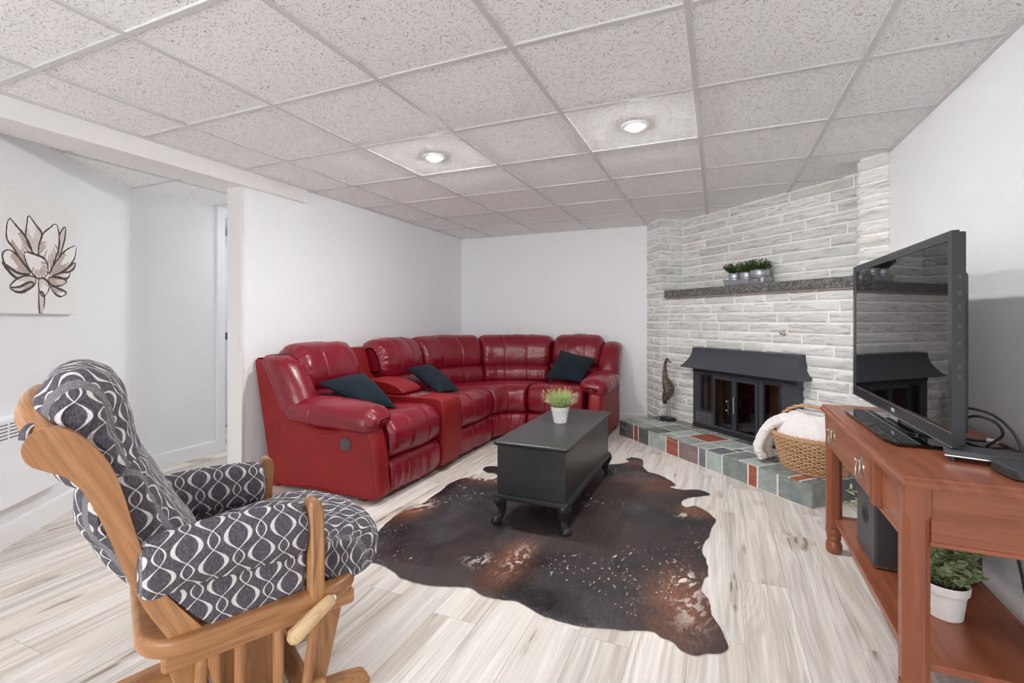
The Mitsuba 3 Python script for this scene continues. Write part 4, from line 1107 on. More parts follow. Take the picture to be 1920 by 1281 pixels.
# wicker basket with a fluffy throw
def basket():
    t = thing('wicker_basket', 'brown wicker basket with an arched handle on the hearth beside the console table', 'basket')
    C = AB(-2.150, 2.955); Mb = frame((*C, HH + .001), (Q * 1.0, -Q, 0), (Q, Q, 0)) @ TR(0, 0, 0, .10); mv = lambda m: moved(m, Mb)
    A0, B0, A1, B1, Hk = .175, .135, .245, .185, .215
    dim = lambda z: (A0 + (A1 - A0) * (z / Hk) ** .75, B0 + (B1 - B0) * (z / Hk) ** .75)
    ns = 56                                              # stakes
    k_ = 0
    nrow = 19
    for i in range(nrow):
        z = .010 + (Hk - .012) * i / (nrow - 1)
        a, b = dim(z); n = ns * 4; th = np.arange(n) * 2 * PI / n
        w = .0062 * np.cos(th * ns / 2 + PI * (i % 2))
        P = np.stack([(a + w) * np.cos(th), (b + w) * np.sin(th), z + .0018 * np.sin(th * 3 + i * 2.1)], 1)
        m = tube(P, .0046, 7, closed=True)
        put('weaver', mv(m), 'wicker', t, smooth=True, uv=np.stack([np.repeat(th * 2.2 + i * 3.3, 7), np.tile(np.arange(7) / 7, n)], 1)[: len(m.vertices)])
    for k in range(ns):
        th = 2 * PI * (k + .5) / ns
        P = np.array([[dim(z)[0] * math.cos(th), dim(z)[1] * math.sin(th), z] for z in np.linspace(.002, Hk, 6)])
        m = tube(P, .0042, 6, up=(math.cos(th), math.sin(th), 0))
        put('stake', mv(m), 'wicker', t, smooth=False, uv=lambda v: np.stack([v[:, 2] * 9, v[:, 0] * 9], 1))
    for q_, zz in ((0, Hk + .006), (1, Hk + .016)):       # braided rim
        n = 220; th = np.arange(n) * 2 * PI / n
        for s in (0, 1):
            a, b = dim(Hk); a += .004; b += .004
            w = .0055 * np.sin(th * 26 + PI * s + q_ * 1.3); zz_ = zz + .005 * np.cos(th * 26 + PI * s + q_ * 1.3)
            P = np.stack([(a + w) * np.cos(th), (b + w) * np.sin(th), zz_], 1); m = tube(P, .0056, 7, closed=True)
            put('rim', mv(m), 'wicker', t, smooth=True, uv=np.stack([np.repeat(th * 3 + s, 7), np.tile(np.arange(7) / 7, n)], 1)[: len(m.vertices)])
    n = 120; th = np.arange(n) * 2 * PI / n
    put('foot_ring', mv(tube(np.stack([(A0 + .004) * np.cos(th), (B0 + .004) * np.sin(th), np.full(n, .006)], 1), .006, 8, closed=True)), 'wicker', t, smooth=True, uv=lambda v: v[:, :2] * 8)
    put('bottom', mv(prism(np.stack([A0 * np.cos(th), B0 * np.sin(th)], 1), .004, .008)), 'wicker', t, smooth=False, uv=lambda v: v[:, :2] * 20)
    # handle: an arch along the basket
    hh = []
    for s in (-.35, 0, .35, .7):
        u = np.linspace(0, PI, 60)
        P = np.stack([(A1 - .008) * np.cos(u), -.03 + .010 * np.sin(u * 14 + s * 9), Hk - .05 + .255 * np.sin(u) ** .8 + .005 * np.cos(u * 14 + s * 9)], 1)
        hh.append(tube(P, .0075, 8, up=(0, 1, 0)))
    put('handle', mv(join(hh)), 'wicker', t, smooth=True, uv=lambda v: np.stack([v[:, 1] * 6 + v[:, 2] * 6, v[:, 0] * 9], 1))
    put('handle_binding', mv(join([tube(np.stack([sy * (A1 - .002) + .018 * np.cos(np.linspace(0, 12 * PI, 90)), -.03 + .016 * np.sin(np.linspace(0, 12 * PI, 90)), Hk - .035 + np.linspace(0, .06, 90)], 1), .0035, 6) for sy in (-1, 1)])), 'wicker', t, smooth=True, uv=lambda v: v[:, :2] * 9)
    # the throw: a heap inside and a flap over the left rim
    b = thing('fleece_throw', 'fluffy white sherpa throw heaped in the wicker basket and hanging over its left rim', 'blanket')
    n1, n2 = 110, 46
    th = np.arange(n1) * 2 * PI / n1; rr = np.linspace(0, 1, n2)
    TH, RR = np.meshgrid(th, rr, indexing='ij')
    X, Y = (A1 - .014) * RR * np.cos(TH), (B1 - .014) * RR * np.sin(TH)
    nz = meshkit.fbm(np.stack([X * 15 + 3, Y * 15, X * 0], -1), 3, 8)
    rid = 1 - np.abs(2 * meshkit.fbm(np.stack([X * 7, Y * 7 + 4, X * 0 + 2], -1), 2, 3) - 1)
    Z = Hk - .025 + .165 * np.sqrt(np.clip(1 - RR ** 2.6, 0, 1)) * (.72 + .5 * rid) + .02 * (nz - .5) * (1 - RR ** 4)
    heap = asmesh((np.stack([X, Y, Z], -1).reshape(-1, 3), gridfaces(n1, n2, wrapu=True)))
    # flap: swept sheet with thickness running out over the rim at -x and down
    spine = crom([(-.02, -.01, Hk + .105), (-.13, -.03, Hk + .095), (-.22, -.045, Hk + .055), (-.275, -.06, Hk - .03), (-.300, -.07, Hk - .12), (-.292, -.075, .055), (-.275, -.075, .022)], 9)
    t_ = np.linspace(0, 1, len(spine)); wd = np.interp(t_, [0, .25, .5, .8, 1], [.05, .09, .115, .125, .10]); hg = np.interp(t_, [0, .3, .7, .93, 1], [.035, .034, .030, .026, .012])
    flap = sweep(spine, crom(rrect(2, 2, .9, 5)[::2], 3, closed=True), up=(0, 0, 1), scale=np.stack([wd, hg], 1))
    V = np.array(flap.vertices); N = np.array(flap.vertex_normals)
    fold = np.sin(V[:, 1] * 62 + 6 * meshkit.noise(V * 9, 2)) * .011
    V = V + N * (fold + (meshkit.fbm(V * 26, 3, 5) - .5) * .014)[:, None]
    flap = trimesh.Trimesh(V, flap.faces, process=False)
    def fuzz(m, amp, seed):
        m = asmesh(m); m = m.subdivide(); V = np.array(m.vertices); N = np.array(m.vertex_normals)
        return trimesh.Trimesh(V + N * ((meshkit.noise(V * 210, seed) - .5) * amp + (meshkit.noise(V * 90, seed + 1) - .5) * amp)[:, None], m.faces, process=False)
    put('heap', mv(fuzz(heap, .006, 2)), 'sherpa', b, smooth=True)
    put('flap', mv(fuzz(flap, .006, 4)), 'sherpa', b, smooth=True)
basket()
# ------------------------------------------------------------------ the red leather sectional
SOFA = lab(numbered('sectional_sofa'), 'red leather corner sectional with recliner ends and a cup holder console along two walls', 'sofa')
def rounded(loop, n=7):
    return crom(loop, n, closed=True)
def fitted(V, fn):
    return fn(V)
RUN_L = lambda s0: (lambda V: np.stack([XL + .012 + V[:, 1], s0 + V[:, 0], V[:, 2]], 1))          # s along +y from s0, t from the left wall
RUN_B = lambda s0: (lambda V: np.stack([s0 + V[:, 0], YB - .012 - V[:, 1], V[:, 2]], 1))          # s along +x, t from the back wall
PV = np.array([-1.655, 3.955])
def WEDGE(L, phi0, phi1):
    def f(V):
        ph = phi0 + (phi1 - phi0) * V[:, 0] / L; r = 1.29 - V[:, 1]
        return np.stack([PV[0] - r * np.cos(ph), PV[1] + r * np.sin(ph), V[:, 2]], 1)
    return f
def leather(name, loop, L, r, place, mat='leather_red', parent=None, shear=None, raw=False, **kw):
    V, F, uv = puff(loop if raw else rounded(loop), L, r, **kw)
    if shear is not None:
        V = shear(V)
    m = asmesh((place(V), F)); a = m.volume
    if a < 0:
        m.invert()
    return put(name, m, mat, parent or SOFA, smooth=True)
SEAT = [(.30, .30), (.70, .262), (1.00, .252), (1.055, .265), (1.085, .31), (1.092, .375), (1.075, .44), (1.03, .485), (.95, .502), (.80, .496), (.55, .470), (.32, .44)]
FOOT = [(.80, .04), (1.02, .035), (1.066, .05), (1.080, .10), (1.082, .16), (1.070, .215), (1.035, .244), (.98, .25), (.80, .25)]
BACK = [(.10, .60), (.045, .80), (.055, .875), (.105, .925), (.18, .945), (.255, .925), (.315, .865), (.352, .78), (.362, .70), (.345, .635), (.28, .605), (.18, .60)]
LUMB = [(.12, .45), (.12, .60), (.26, .628), (.345, .625), (.395, .585), (.412, .52), (.395, .465), (.30, .44)]
SHELL = [(.165, .04), (.012, .79), (.03, .83), (.075, .835), (.12, .80), (.30, .46), (.27, .25), (.24, .04)]
def seat_unit(run, s0, w, seed, back=True):
    P = run(s0); g = .004
    sm = (w * .33, w * .67)
    k = dict(seams=sm, depth=.006, wid=.010, crown=.010, wr=.008, endw=.014)
    leather('seat_cushion', SEAT, w - 2 * g, .045, P, seed=seed, ns=34, m=96, wf=(6, 9), shear=lambda V: V + [g, 0, 0], **k)
    leather('footrest', FOOT, w - 2 * g, .022, P, seed=seed + 1, ns=44, m=72, seams=sm, depth=.006, wid=.010, crown=.004, wr=.013, wf=(24, 3.5), endw=.009, shear=lambda V: V + [g, 0, 0])
    if back:
        leather('back_cushion', BACK, w - 2 * g, .075, P, seed=seed + 2, ns=36, m=96, seams=sm, depth=.0045, wid=.007, crown=.016, wr=.010, wf=(7, 9), endw=.018, endf=44, shear=lambda V: V + [g, 0, 0])
        leather('lumbar_cushion', LUMB, w - 2 * g, .05, P, seed=seed + 3, ns=36, m=72, seams=sm, depth=.005, wid=.009, crown=.008, wr=.008, wf=(22, 5), endw=.010, shear=lambda V: V + [g, 0, 0])
def plain(name, loop, L, r, place, mat='vinyl_red', parent=None, m=80, shear=None, **kw):
    return leather(name, loop, L, r, place, mat, parent, shear, m=m, ns=4, **kw)
ARM = [(.205, .02), (.168, .12), (.168, .22), (.180, .30), (.205, .375), (.255, .445), (.325, .485), (.40, .487), (.50, .455), (.65, .435), (.80, .450), (.90, .483), (.965, .495), (1.012, .462), (1.042, .39), (1.060, .30), (1.070, .17), (1.058, .035), (.80, .018), (.45, .018)]
PADX = [(-.030, .480), (-.034, .515), (-.010, .560), (.05, .592), (.115, .600), (.175, .585), (.212, .545), (.210, .495), (.15, .462), (.06, .445), (-.005, .452)]
WING = [(.0, .012), (.06, -.010), (.14, -.012), (.195, .012), (.222, .07), (.205, .14), (.15, .178), (.06, .182), (.0, .165)]
def arm(run, s0, mir):
    """s0: the outer side; mir: +1 when the sofa lies towards growing s."""
    P0 = run(0.0)
    def flip(V):
        W = V.copy(); W[:, 0] = s0 + mir * V[:, 0]; return W
    a = plain('arm_panel', ARM, .132, .042, P0, shear=flip, m=150)
    plain('back_shell', SHELL, .05, .008, P0, shear=lambda V: flip(V + [.022, 0, 0]), m=90)
    # the pad: section (s, z) swept along t
    def padplace(V):
        t = V[:, 0]; u = t / .745
        W = np.stack([V[:, 1], .300 + t, V[:, 2] + .012 - .055 * (u - .42) ** 2 - .018 * u], 1)
        return P0(flip(W))
    leather('arm_pad', PADX, .745, .085, padplace, seed=17, ns=44, m=72, seams=(.26,), depth=.006, wid=.009, crown=.012, wr=.006, wf=(7, 9), endw=.010)
    # the wing: section (t, s) run upwards with a lean
    def wingplace(V):
        z = V[:, 0]
        W = np.stack([V[:, 2], V[:, 1] + .285 - .56 * z + .022 * np.sin(PI * z / .41), .478 + z], 1)
        return P0(flip(W))
    leather('wing', WING, .405, .07, wingplace, seed=23, ns=30, m=72, crown=.010, wr=.006, wf=(8, 9), endw=.012)
    return a
YS = 2.325
ap = arm(RUN_L, YS, 1)
btn = frame((-2.117, YS - .001, .352), (1, 0, 0), (0, 0, 1), (0, -1, 0))
k_ = put('recliner_knob', moved(lathe([(.040, -.004), (.040, .004), (.036, .007), (.034, .0065), (.030, .004), (.026, .0045)], 32), btn), 'dark_plastic', ap, label='round dark recline button')
seat_unit(RUN_L, 2.452, .580, 1)
# console between two seats
CS, CW = 3.038, .268
con = plain('console', [(.15, .03), (.55, .025), (1.02, .03), (1.076, .06), (1.096, .15), (1.098, .42), (1.085, .505), (1.04, .535), (.80, .540), (.45, .540), (.18, .53)], CW, .014, RUN_L(CS), m=150)
plain('console_lid', [(.30, .545), (.45, .542), (.69, .545), (.728, .555), (.720, .580), (.66, .612), (.57, .636), (.45, .648), (.34, .640), (.285, .61), (.28, .56)], CW - .012, .018, RUN_L(CS + .006), parent=con, m=90)
plain('console_back', [(.05, .88), (.10, .885), (.155, .875), (.21, .72), (.26, .50), (.10, .50), (.02, .80)], CW - .02, .02, RUN_L(CS + .01), parent=con, m=80)
for dy in (.072, .190):
    Mc = TR(XL + .012 + .80, CS + dy, .5395)
    put('cup_holder', moved(lathe([(.030, .0), (.036, .0035), (.046, .004), (.049, .002), (.0495, -.002)], 32, cap=False), Mc), 'steel', con, label='steel cup holder ring')
    put('cup_well', moved(lathe([(.0005, .0030), (.015, .0026), (.031, .0035)], 28, cap=False), Mc), 'steel', con)
seat_unit(RUN_L, 3.312, .610, 5)
# corner wedge
LW = .72
for i, (p0, p1) in enumerate(((0.015, PI / 4), (PI / 4, PI / 2 - .015))):
    Wp = WEDGE(.80, p0, p1); sm = (.27, .53)
    leather('back_cushion', BACK, .80, .07, Wp, seed=31 + i, ns=40, m=96, seams=sm, depth=.006, wid=.010, crown=.012, wr=.009, wf=(7, 9), endw=.014, endf=50)
    leather('lumbar_cushion', LUMB, .80, .05, Wp, seed=35 + i, ns=40, m=72, seams=sm, depth=.005, wid=.009, crown=.006, wr=.009, wf=(18, 5), endw=.010)
leather('seat_cushion', SEAT, .9, .045, WEDGE(.9, 0.0, PI / 2), seed=41, ns=44, m=96, seams=(.45,), depth=.010, wid=.014, crown=.008, wr=.007, wf=(7, 9), endw=.010)
leather('footrest', FOOT, .9, .03, WEDGE(.9, 0.0, PI / 2), seed=42, ns=60, m=72, seams=(.45,), depth=.006, wid=.012, crown=.0, wr=.013, wf=(20, 3.5), endw=.006)
plain('back_shell', SHELL, .9, .01, WEDGE(.9, 0.0, PI / 2), m=70, seams=())
# right part along the back wall
seat_unit(RUN_B, -1.655, .545, 9)
arm(RUN_B, -.945, -1)
plain('back_shell', SHELL, 3.93 - 2.36, .008, RUN_L(2.36), m=70)
plain('back_shell', SHELL, .62, .008, RUN_B(-1.65), m=70)
put('plinth', join([bx(XL + .22, XL + .98, YS + .06, 3.9, .008, .06), bx(-1.62, -1.02, 4.33, 5.05, .008, .06)]), 'black_plastic', SOFA)
for x, y in ((XL + .19, YS + .05), (XL + .93, YS + .06), (XL + .93, 3.0), (XL + .93, 3.85), (-1.0, 5.08), (-1.02, 4.32)):
    put('glide_foot', bx(x - .025, x + .025, y - .025, y + .025, 0, .045, .004), 'black_plastic', SOFA)

def pillow(name, c, label, th=.062, seed=0):
    """c: the four corners in order."""
    c = np.array(c, float); n = 40
    U, V = np.meshgrid(np.linspace(-1, 1, n), np.linspace(-1, 1, n), indexing='ij')
    pin = lambda a, b: a * (1 - .085 * (1 - b * b))
    Up, Vp = pin(U, V), pin(V, U)
    B = (c[0] * ((1 - Up) * (1 - Vp))[..., None] + c[1] * ((1 + Up) * (1 - Vp))[..., None] + c[2] * ((1 + Up) * (1 + Vp))[..., None] + c[3] * ((1 - Up) * (1 + Vp))[..., None]) / 4
    nn = np.cross(c[1] - c[0], c[3] - c[0]); nn /= np.linalg.norm(nn)
    h = 1.45 * th * ((1 - U ** 2) * (1 - V ** 2)) ** .48 * (.72 + .28 * (1 - U * U) * (1 - V * V)) * (1 + .25 * (meshkit.fbm(np.stack([U * 2.2, V * 2.2, U * 0 + seed], -1), 2, seed) - .5))
    w = .006 * (meshkit.fbm(np.stack([U * 7, V * 3, U * 0 + 2 * seed], -1), 2, seed + 1) - .5) * (1 - np.maximum(np.abs(U), np.abs(V)) ** 6)
    top, bot = B + nn * (h + w)[..., None], B - nn * h[..., None]
    F = gridfaces(n, n)
    M = asmesh((np.vstack([top.reshape(-1, 3), bot.reshape(-1, 3)]), np.vstack([F, F[:, ::-1] + n * n])))
    uv = np.tile(np.stack([U, V], -1).reshape(-1, 2) * .2, (2, 1))
    t = thing('throw_pillow', label, 'pillow', 'dark pillows on the sofa')
    put('cover', flipfix(M), 'pillow_cloth', t, smooth=True, uv=uv)
    rim = [B[i, 0] for i in range(n)] + [B[n - 1, j] for j in range(1, n)] + [B[i, n - 1] for i in range(n - 2, -1, -1)] + [B[0, j] for j in range(n - 2, 0, -1)]
    put('piping', tube(np.array(rim), .0028, 6, closed=True), 'pillow_cloth', t, smooth=True, uv=lambda v: v[:, :2])
pillow('p', [(-2.52, 2.50, .690), (-2.50, 2.94, .715), (-2.03, 2.72, .515), (-2.14, 2.55, .545)], 'dark navy cushion lying back on the recliner seat beside the big armrest', .060, 1)
pillow('p', [(-2.52, 3.52, .690), (-2.46, 3.80, .712), (-1.96, 3.48, .530), (-2.03, 3.27, .545)], 'dark navy cushion beside the cup holder console', .052, 2)
pillow('p', [(-1.514, 4.84, .797), (-1.135, 4.84, .712), (-1.175, 4.40, .535), (-1.56, 4.45, .545)], 'dark navy cushion propped against the armrest by the back wall', .058, 3)

# ------------------------------------------------------------------ cowhide rug
RUG = [(-1.72, 1.86), (-1.63, 1.94), (-1.64, 2.01), (-1.68, 2.18), (-1.69, 2.28), (-1.69, 2.39), (-1.67, 2.43), (-1.65, 2.47), (-1.66, 2.56), (-1.66, 2.67), (-1.68, 2.85), (-1.65, 2.97), (-1.58, 3.02), (-1.49, 3.02), (-1.44, 3.05), (-1.45, 3.12), (-1.5, 3.16), (-1.54, 3.15), (-1.61, 3.21), (-1.61, 3.28), (-1.56, 3.31), (-1.44, 3.30), (-1.30, 3.36), (-1.12, 3.45), (-.95, 3.56), (-.86, 3.64),
       (-0.76, 3.7), (-0.68, 3.77), (-0.64, 3.84), (-0.67, 3.89), (-0.63, 3.96), (-0.56, 3.94), (-0.53, 3.86), (-0.52, 3.75), (-0.47, 3.64), (-0.39, 3.6), (-0.3, 3.5), (-0.26, 3.41), (-0.29, 3.36), (-0.21, 3.34), (-0.11, 3.38), (-0.04, 3.32), (-0.09, 3.27), (-0.15, 3.22), (-0.19, 3.16), (-0.2, 3.08), (-0.17, 3.04), (-0.12, 3.08), (-0.06, 3.02), (-0.02, 2.95), (-0.01, 2.89), (-0.03, 2.78), (-0.04, 2.67), (-0.06, 2.59), (-0.07, 2.5), (-0.05, 2.42), (-0.04, 2.35), (-0.04, 2.27), (-0.05, 2.23), (-0.06, 2.18), (-0.06, 2.13), (-0.03, 2.07), (-0.02, 1.99), (-0.0, 1.93), (0.02, 1.87), (0.03, 1.82), (0.03, 1.79), (0.01, 1.76), (-0.03, 1.74), (-0.07, 1.71), (-0.11, 1.72), (-0.14, 1.75), (-0.18, 1.76), (-0.21, 1.78), (-0.26, 1.77), (-0.31, 1.75), (-0.38, 1.73), (-0.45, 1.71), (-0.51, 1.71), (-0.57, 1.71), (-0.63, 1.72), (-0.68, 1.74), (-0.73, 1.76), (-0.79, 1.75), (-0.84, 1.74), (-0.89, 1.75), (-0.94, 1.77), (-1.0, 1.76), (-1.06, 1.74), (-1.14, 1.72), (-1.22, 1.72), (-1.28, 1.73), (-1.34, 1.76), (-1.41, 1.78), (-1.48, 1.78), (-1.6, 1.77)]
def rug():
    t = thing('cowhide_rug', 'dark brown and black cowhide rug with white flecks under the coffee table', 'rug')
    P = crom(RUG, 5, closed=True); n = meshkit.fbm(np.column_stack([P * 26, np.zeros(len(P))]), 3, 3) - .5
    e = np.roll(P, -1, 0) - np.roll(P, 1, 0); nn = np.stack([e[:, 1], -e[:, 0]], 1); nn /= np.linalg.norm(nn, axis=1, keepdims=True)
    g = Polygon(P + nn * n[:, None] * .012).buffer(0); g = max(getattr(g, 'geoms', [g]), key=lambda q: q.area)
    c = .022; x0, y0, x1, y1 = g.bounds; nx, ny = int((x1 - x0) / c) + 2, int((y1 - y0) / c) + 2
    X, Y = np.meshgrid(x0 + np.arange(nx) * c, y0 + np.arange(ny) * c, indexing='ij')
    R = np.array(shapely.segmentize(g.exterior, .012).coords)[:-1]
    ins_ = shapely.contains_xy(g.buffer(-.012), X.ravel(), Y.ravel())
    I = np.column_stack([X.ravel(), Y.ravel()])[ins_]
    pts = np.vstack([R, I])
    from scipy.spatial import Delaunay
    tri = Delaunay(pts).simplices; cen = pts[tri].mean(1); tri = tri[shapely.contains_xy(g, cen[:, 0], cen[:, 1])]
    d = shapely.distance(g.exterior, shapely.points(pts))
    z = .0030 + .0035 * np.clip(d / .02, 0, 1) + .0018 * meshkit.noise(np.column_stack([pts * 9, pts[:, 0] * 0]), 2)
    s = np.cross(pts[tri[:, 1]] - pts[tri[:, 0]], pts[tri[:, 2]] - pts[tri[:, 0]]); tri = np.where((s > 0)[:, None], tri, tri[:, ::-1])
    put('hair_side', trimesh.Trimesh(np.column_stack([pts, z]), tri, process=False), 'cowhide_hair', t, smooth=True)
    ring = Polygon(R)
    put('hide_edge', prism(ring.buffer(.0012), .0006, .0028), 'hide_back', t, smooth=False)
rug()

# ------------------------------------------------------------------ coffee table
def cabriole(x, y, sx, sy):
    d = np.array([sx, sy, 0]) * Q
    z = [.0085, .016, .026, .045, .075, .105, .128, .142]
    o = [.030, .029, .020, .004, -.004, .004, .010, .006]
    r = [.026, .027, .020, .0165, .020, .028, .033, .033]
    P = np.array([[x, y, zz] + np.r_[d[:2] * oo, 0] for zz, oo in zip(z, o)])
    Pc = crom(P, 5); rr = np.interp(np.linspace(0, 1, len(Pc)), np.linspace(0, 1, len(r)), r)
    leg = sweep(Pc, rrect(2, 2, .55, 3), up=(sx, sy, 0.001), scale=rr)
    ears = join([bx(x - sx * .085 if sx > 0 else x, x if sx > 0 else x + .085, y - .012 * (sy > 0) - (.0 if sy > 0 else -.0) - .0, y + .012, .112, .142, .008, 2)])
    return leg
def coffee_table():
    t = thing('coffee_table', 'black painted chest shaped coffee table on curved legs standing on the cowhide rug', 'coffee table')
    x0, x1, y0, y1 = -1.122, -.722, 2.400, 3.470
    zt_ = .4555
    prof = [(.0, .433), (-.010, .434), (-.0165, .440), (-.018, .446), (-.0165, .452), (-.012, .4555)]
    ring = np.array([(x0, y0), (x1, y0), (x1, y1), (x0, y1)])
    put('top', extr_ring(rrect(x1 - x0, y1 - y0, .006, 2) + [(x0 + x1) / 2, (y0 + y1) / 2], prof), 'black_paint', t, smooth=35)
    put('box', bx(x0 + .004, x1 - .004, y0 + .004, y1 - .004, .165, .434, .003, 2), 'black_paint', t)
    put('plinth', extr_ring(rrect(x1 - x0, y1 - y0, .006, 2) + [(x0 + x1) / 2, (y0 + y1) / 2], [(-.004, .138), (-.012, .139), (-.014, .146), (-.013, .158), (-.006, .166), (.004, .168)]), 'black_paint', t, smooth=35)
    for sx, sy in ((-1, -1), (1, -1), (1, 1), (-1, 1)):
        x, y = (x0 + .022 if sx < 0 else x1 - .022), (y0 + .022 if sy < 0 else y1 - .022)
        put('leg', cabriole(x, y, sx, sy), 'black_paint', t, smooth=35)
coffee_table()

def grass_plant():
    t = thing('grass_plant', 'bushy light green grass plant in a small white pot on the coffee table', 'potted plant')
    M = TR(-.938, 2.985, .4558)
    prof = [(.041, 0), (.043, .004), (.053, .070), (.0535, .074), (.057, .076), (.060, .100), (.061, .104), (.058, .105), (.053, .094)]
    put('pot', moved(lathe(prof, 36), M), 'pot_white', t, smooth=35)
    put('soil', moved(lathe([(.0545, .092), (.03, .095)], 20), M), 'soil', t)
    r = random.Random(9); fg, fp = Foliage(), Foliage()
    for k in range(330):
        a = r.uniform(0, 2 * PI); lean = r.uniform(.05, 1.35) ** 1.0; L = r.uniform(.075, .150) * (1.0 if lean < .8 else .85)
        p0 = np.array([math.cos(a) * r.uniform(0, .04), math.sin(a) * r.uniform(0, .04), .092])
        d = np.array([math.cos(a) * lean, math.sin(a) * lean, 1.0]); d /= np.linalg.norm(d)
        d2 = d + np.array([math.cos(a) * .35, math.sin(a) * .35, -.40 * lean]); d2 /= np.linalg.norm(d2)
        p1 = p0 + d * L * .6; p2 = p1 + d2 * L * .4
        side = np.cross(d, [0, 0, 1]); side = side / max(np.linalg.norm(side), 1e-6); w = r.uniform(.0016, .0026)
        P = [p0, p0 + d * L * .3, p1, p2]; W = [w * .6, w, w * .9, 0.0003]
        V = np.vstack([[p - side * q_, p + side * q_] for p, q_ in zip(P, W)])
        F = np.array([[2 * i, 2 * i + 1, 2 * i + 3, 2 * i + 2] for i in range(3)])
        fg.add(V, F)
        for i in range(3):
            s = r.uniform(.4, .95); b = p0 + (p1 - p0) * min(s / .6, 1) + (p2 - p1) * max(0, (s - .6) / .4)
            dd = d + np.array([r.uniform(-1, 1), r.uniform(-1, 1), r.uniform(-.2, .8)]) * .7
            V, F = leaf(r.uniform(.016, .034), r.uniform(.0028, .0042), .3, 2, .3)
            (fp if (lean > .85 and r.random() < .6) else fg).add(orient(V, b, dd, r.uniform(-1, 1)), F)
    put('blades', moved(fg.mesh(), M), 'leaf_grass', t, smooth=False, kind='stuff')
    put('pale_tips', moved(fp.mesh(), M), 'leaf_pale_tip', t, smooth=False, kind='stuff', label='whitish pink tips round the rim')
grass_plant()
# ------------------------------------------------------------------ glider rocking chair
CH = lab(numbered('glider_chair'), 'oak glider rocking chair with charcoal cushions in a white ogee pattern, seen from behind', 'chair')
CF = np.array([.451, .893]) / np.hypot(.451, .893)
MC = frame((-1.243, 1.104, 0), (CF[1], -CF[0], 0), (CF[0], CF[1], 0))
def cw(name, m, mat='oak', axis=1, k=0, smooth=30, parent=None, **kw):
    return put(name, m, mat, parent or CH, smooth, uv=boxuv(axis, k), M=MC, **kw)
def yz(poly, x0, x1, bev=.005):
    """Extrudes a (y, z) outline along x."""
    m = prism(Polygon(poly).buffer(0), 0, x1 - x0, bev)
    return flipfix(moved(m, np.array([[0, 0, 1, x0], [1, 0, 0, 0], [0, 1, 0, 0], [0, 0, 0, 1.]])))
front_ = [(-.559, .865), (-.552, .892), (-.528, .908), (-.502, .906), (-.473, .885), (-.441, .843), (-.417, .793), (-.399, .731), (-.385, .669), (-.372, .620), (-.338, .52), (-.240, .372)]
rear_ = [(-.293, .348), (-.338, .426), (-.367, .485), (-.399, .568), (-.426, .657), (-.448, .72), (-.470, .770), (-.495, .803), (-.522, .820), (-.548, .838)]
bd = crom(front_[:-1] + [(-.245, .38), (-.240, .372), (-.243, .369), (-.288, .350), (-.293, .348), (-.297, .352)] + rear_[1:], 5, closed=True)
for i, sx in enumerate((1, -1)):
    put('back_board', yz(bd[::-1], *((.240, .264) if sx > 0 else (-.264, -.240))), 'oak', CH, 30, uv=diruv((0, .42, -.9), 3 + i), M=MC)
u = np.linspace(-1, 1, 40)
cr = np.stack([.236 * np.sign(u) * np.abs(u) ** .8, -.520 - .042 * (1 - u ** 4), .872 + .066 * (1 - np.abs(u) ** 3.2)], 1)
cw('crest_rail', sweep(cr, rrect(.042, .056, .020, 4), up=(0, 0, 1)), 'oak', 0, 5)
# cushions
def cushion(name, loop, L, r, x0, fn=None, raw=None, uvs=(0, 0), **kw):
    V, F, uv = puff(rounded(loop), L, r, **kw)
    W = np.stack([x0 + V[:, 0], V[:, 1], V[:, 2]], 1)
    if fn is not None:
        W = fn(W)
    m = asmesh((W, F))
    if m.volume < 0:
        m.invert()
    return put(name, m, 'ogee_fabric', CH, smooth=True, uv=uv + np.array(uvs), M=MC)
def tee(W):
    x, y, z = W.T
    f = np.clip((y - .0) / .05, 0, 1)
    xs = x * (1 + .13 * f)
    ys = np.where(y > 0, y * (1 - .42 * np.abs(x / .225) ** 2.4), y)
    return np.stack([xs, ys, z], 1)
cushion('seat_cushion', [(-.30, .41), (-.10, .388), (.08, .380), (.17, .372), (.232, .366), (.265, .392), (.262, .440), (.22, .486), (.13, .515), (0, .520), (-.15, .505), (-.30, .47)], .44, .075, -.22,
        fn=tee, ns=40, m=96, crown=.006, wr=.006, wf=(6, 7), seed=61, endw=.003)
cushion('back_cushion', [(-.225, .495), (-.262, .58), (-.305, .66), (-.345, .735), (-.375, .795), (-.42, .80), (-.47, .77), (-.482, .70), (-.455, .62), (-.41, .54), (-.34, .455), (-.26, .44)], .462, .06, -.231, ns=40, m=96, crown=.008, wr=.008, wf=(7, 8), seed=63, endw=.006, uvs=(.02, .03))
cushion('head_cushion', [(-.372, .77), (-.388, .84), (-.400, .92), (-.425, .985), (-.470, 1.016), (-.515, 1.005), (-.545, .955), (-.548, .89), (-.525, .81), (-.48, .76), (-.42, .745)], .458, .075, -.229, ns=40, m=96, crown=.010, wr=.012, wf=(9, 11), seed=65, endw=.014, endf=45, uvs=(.02, .09))
put('tie', tube(crom([(.19, -.515, .895), (.215, -.540, .915), (.232, -.556, .905), (.235, -.560, .885)], 5), 1, 8, scale=np.tile([[.010, .003]], (16, 1))), 'ogee_fabric', CH, smooth=True, uv=lambda v: v[:, :2], M=MC)
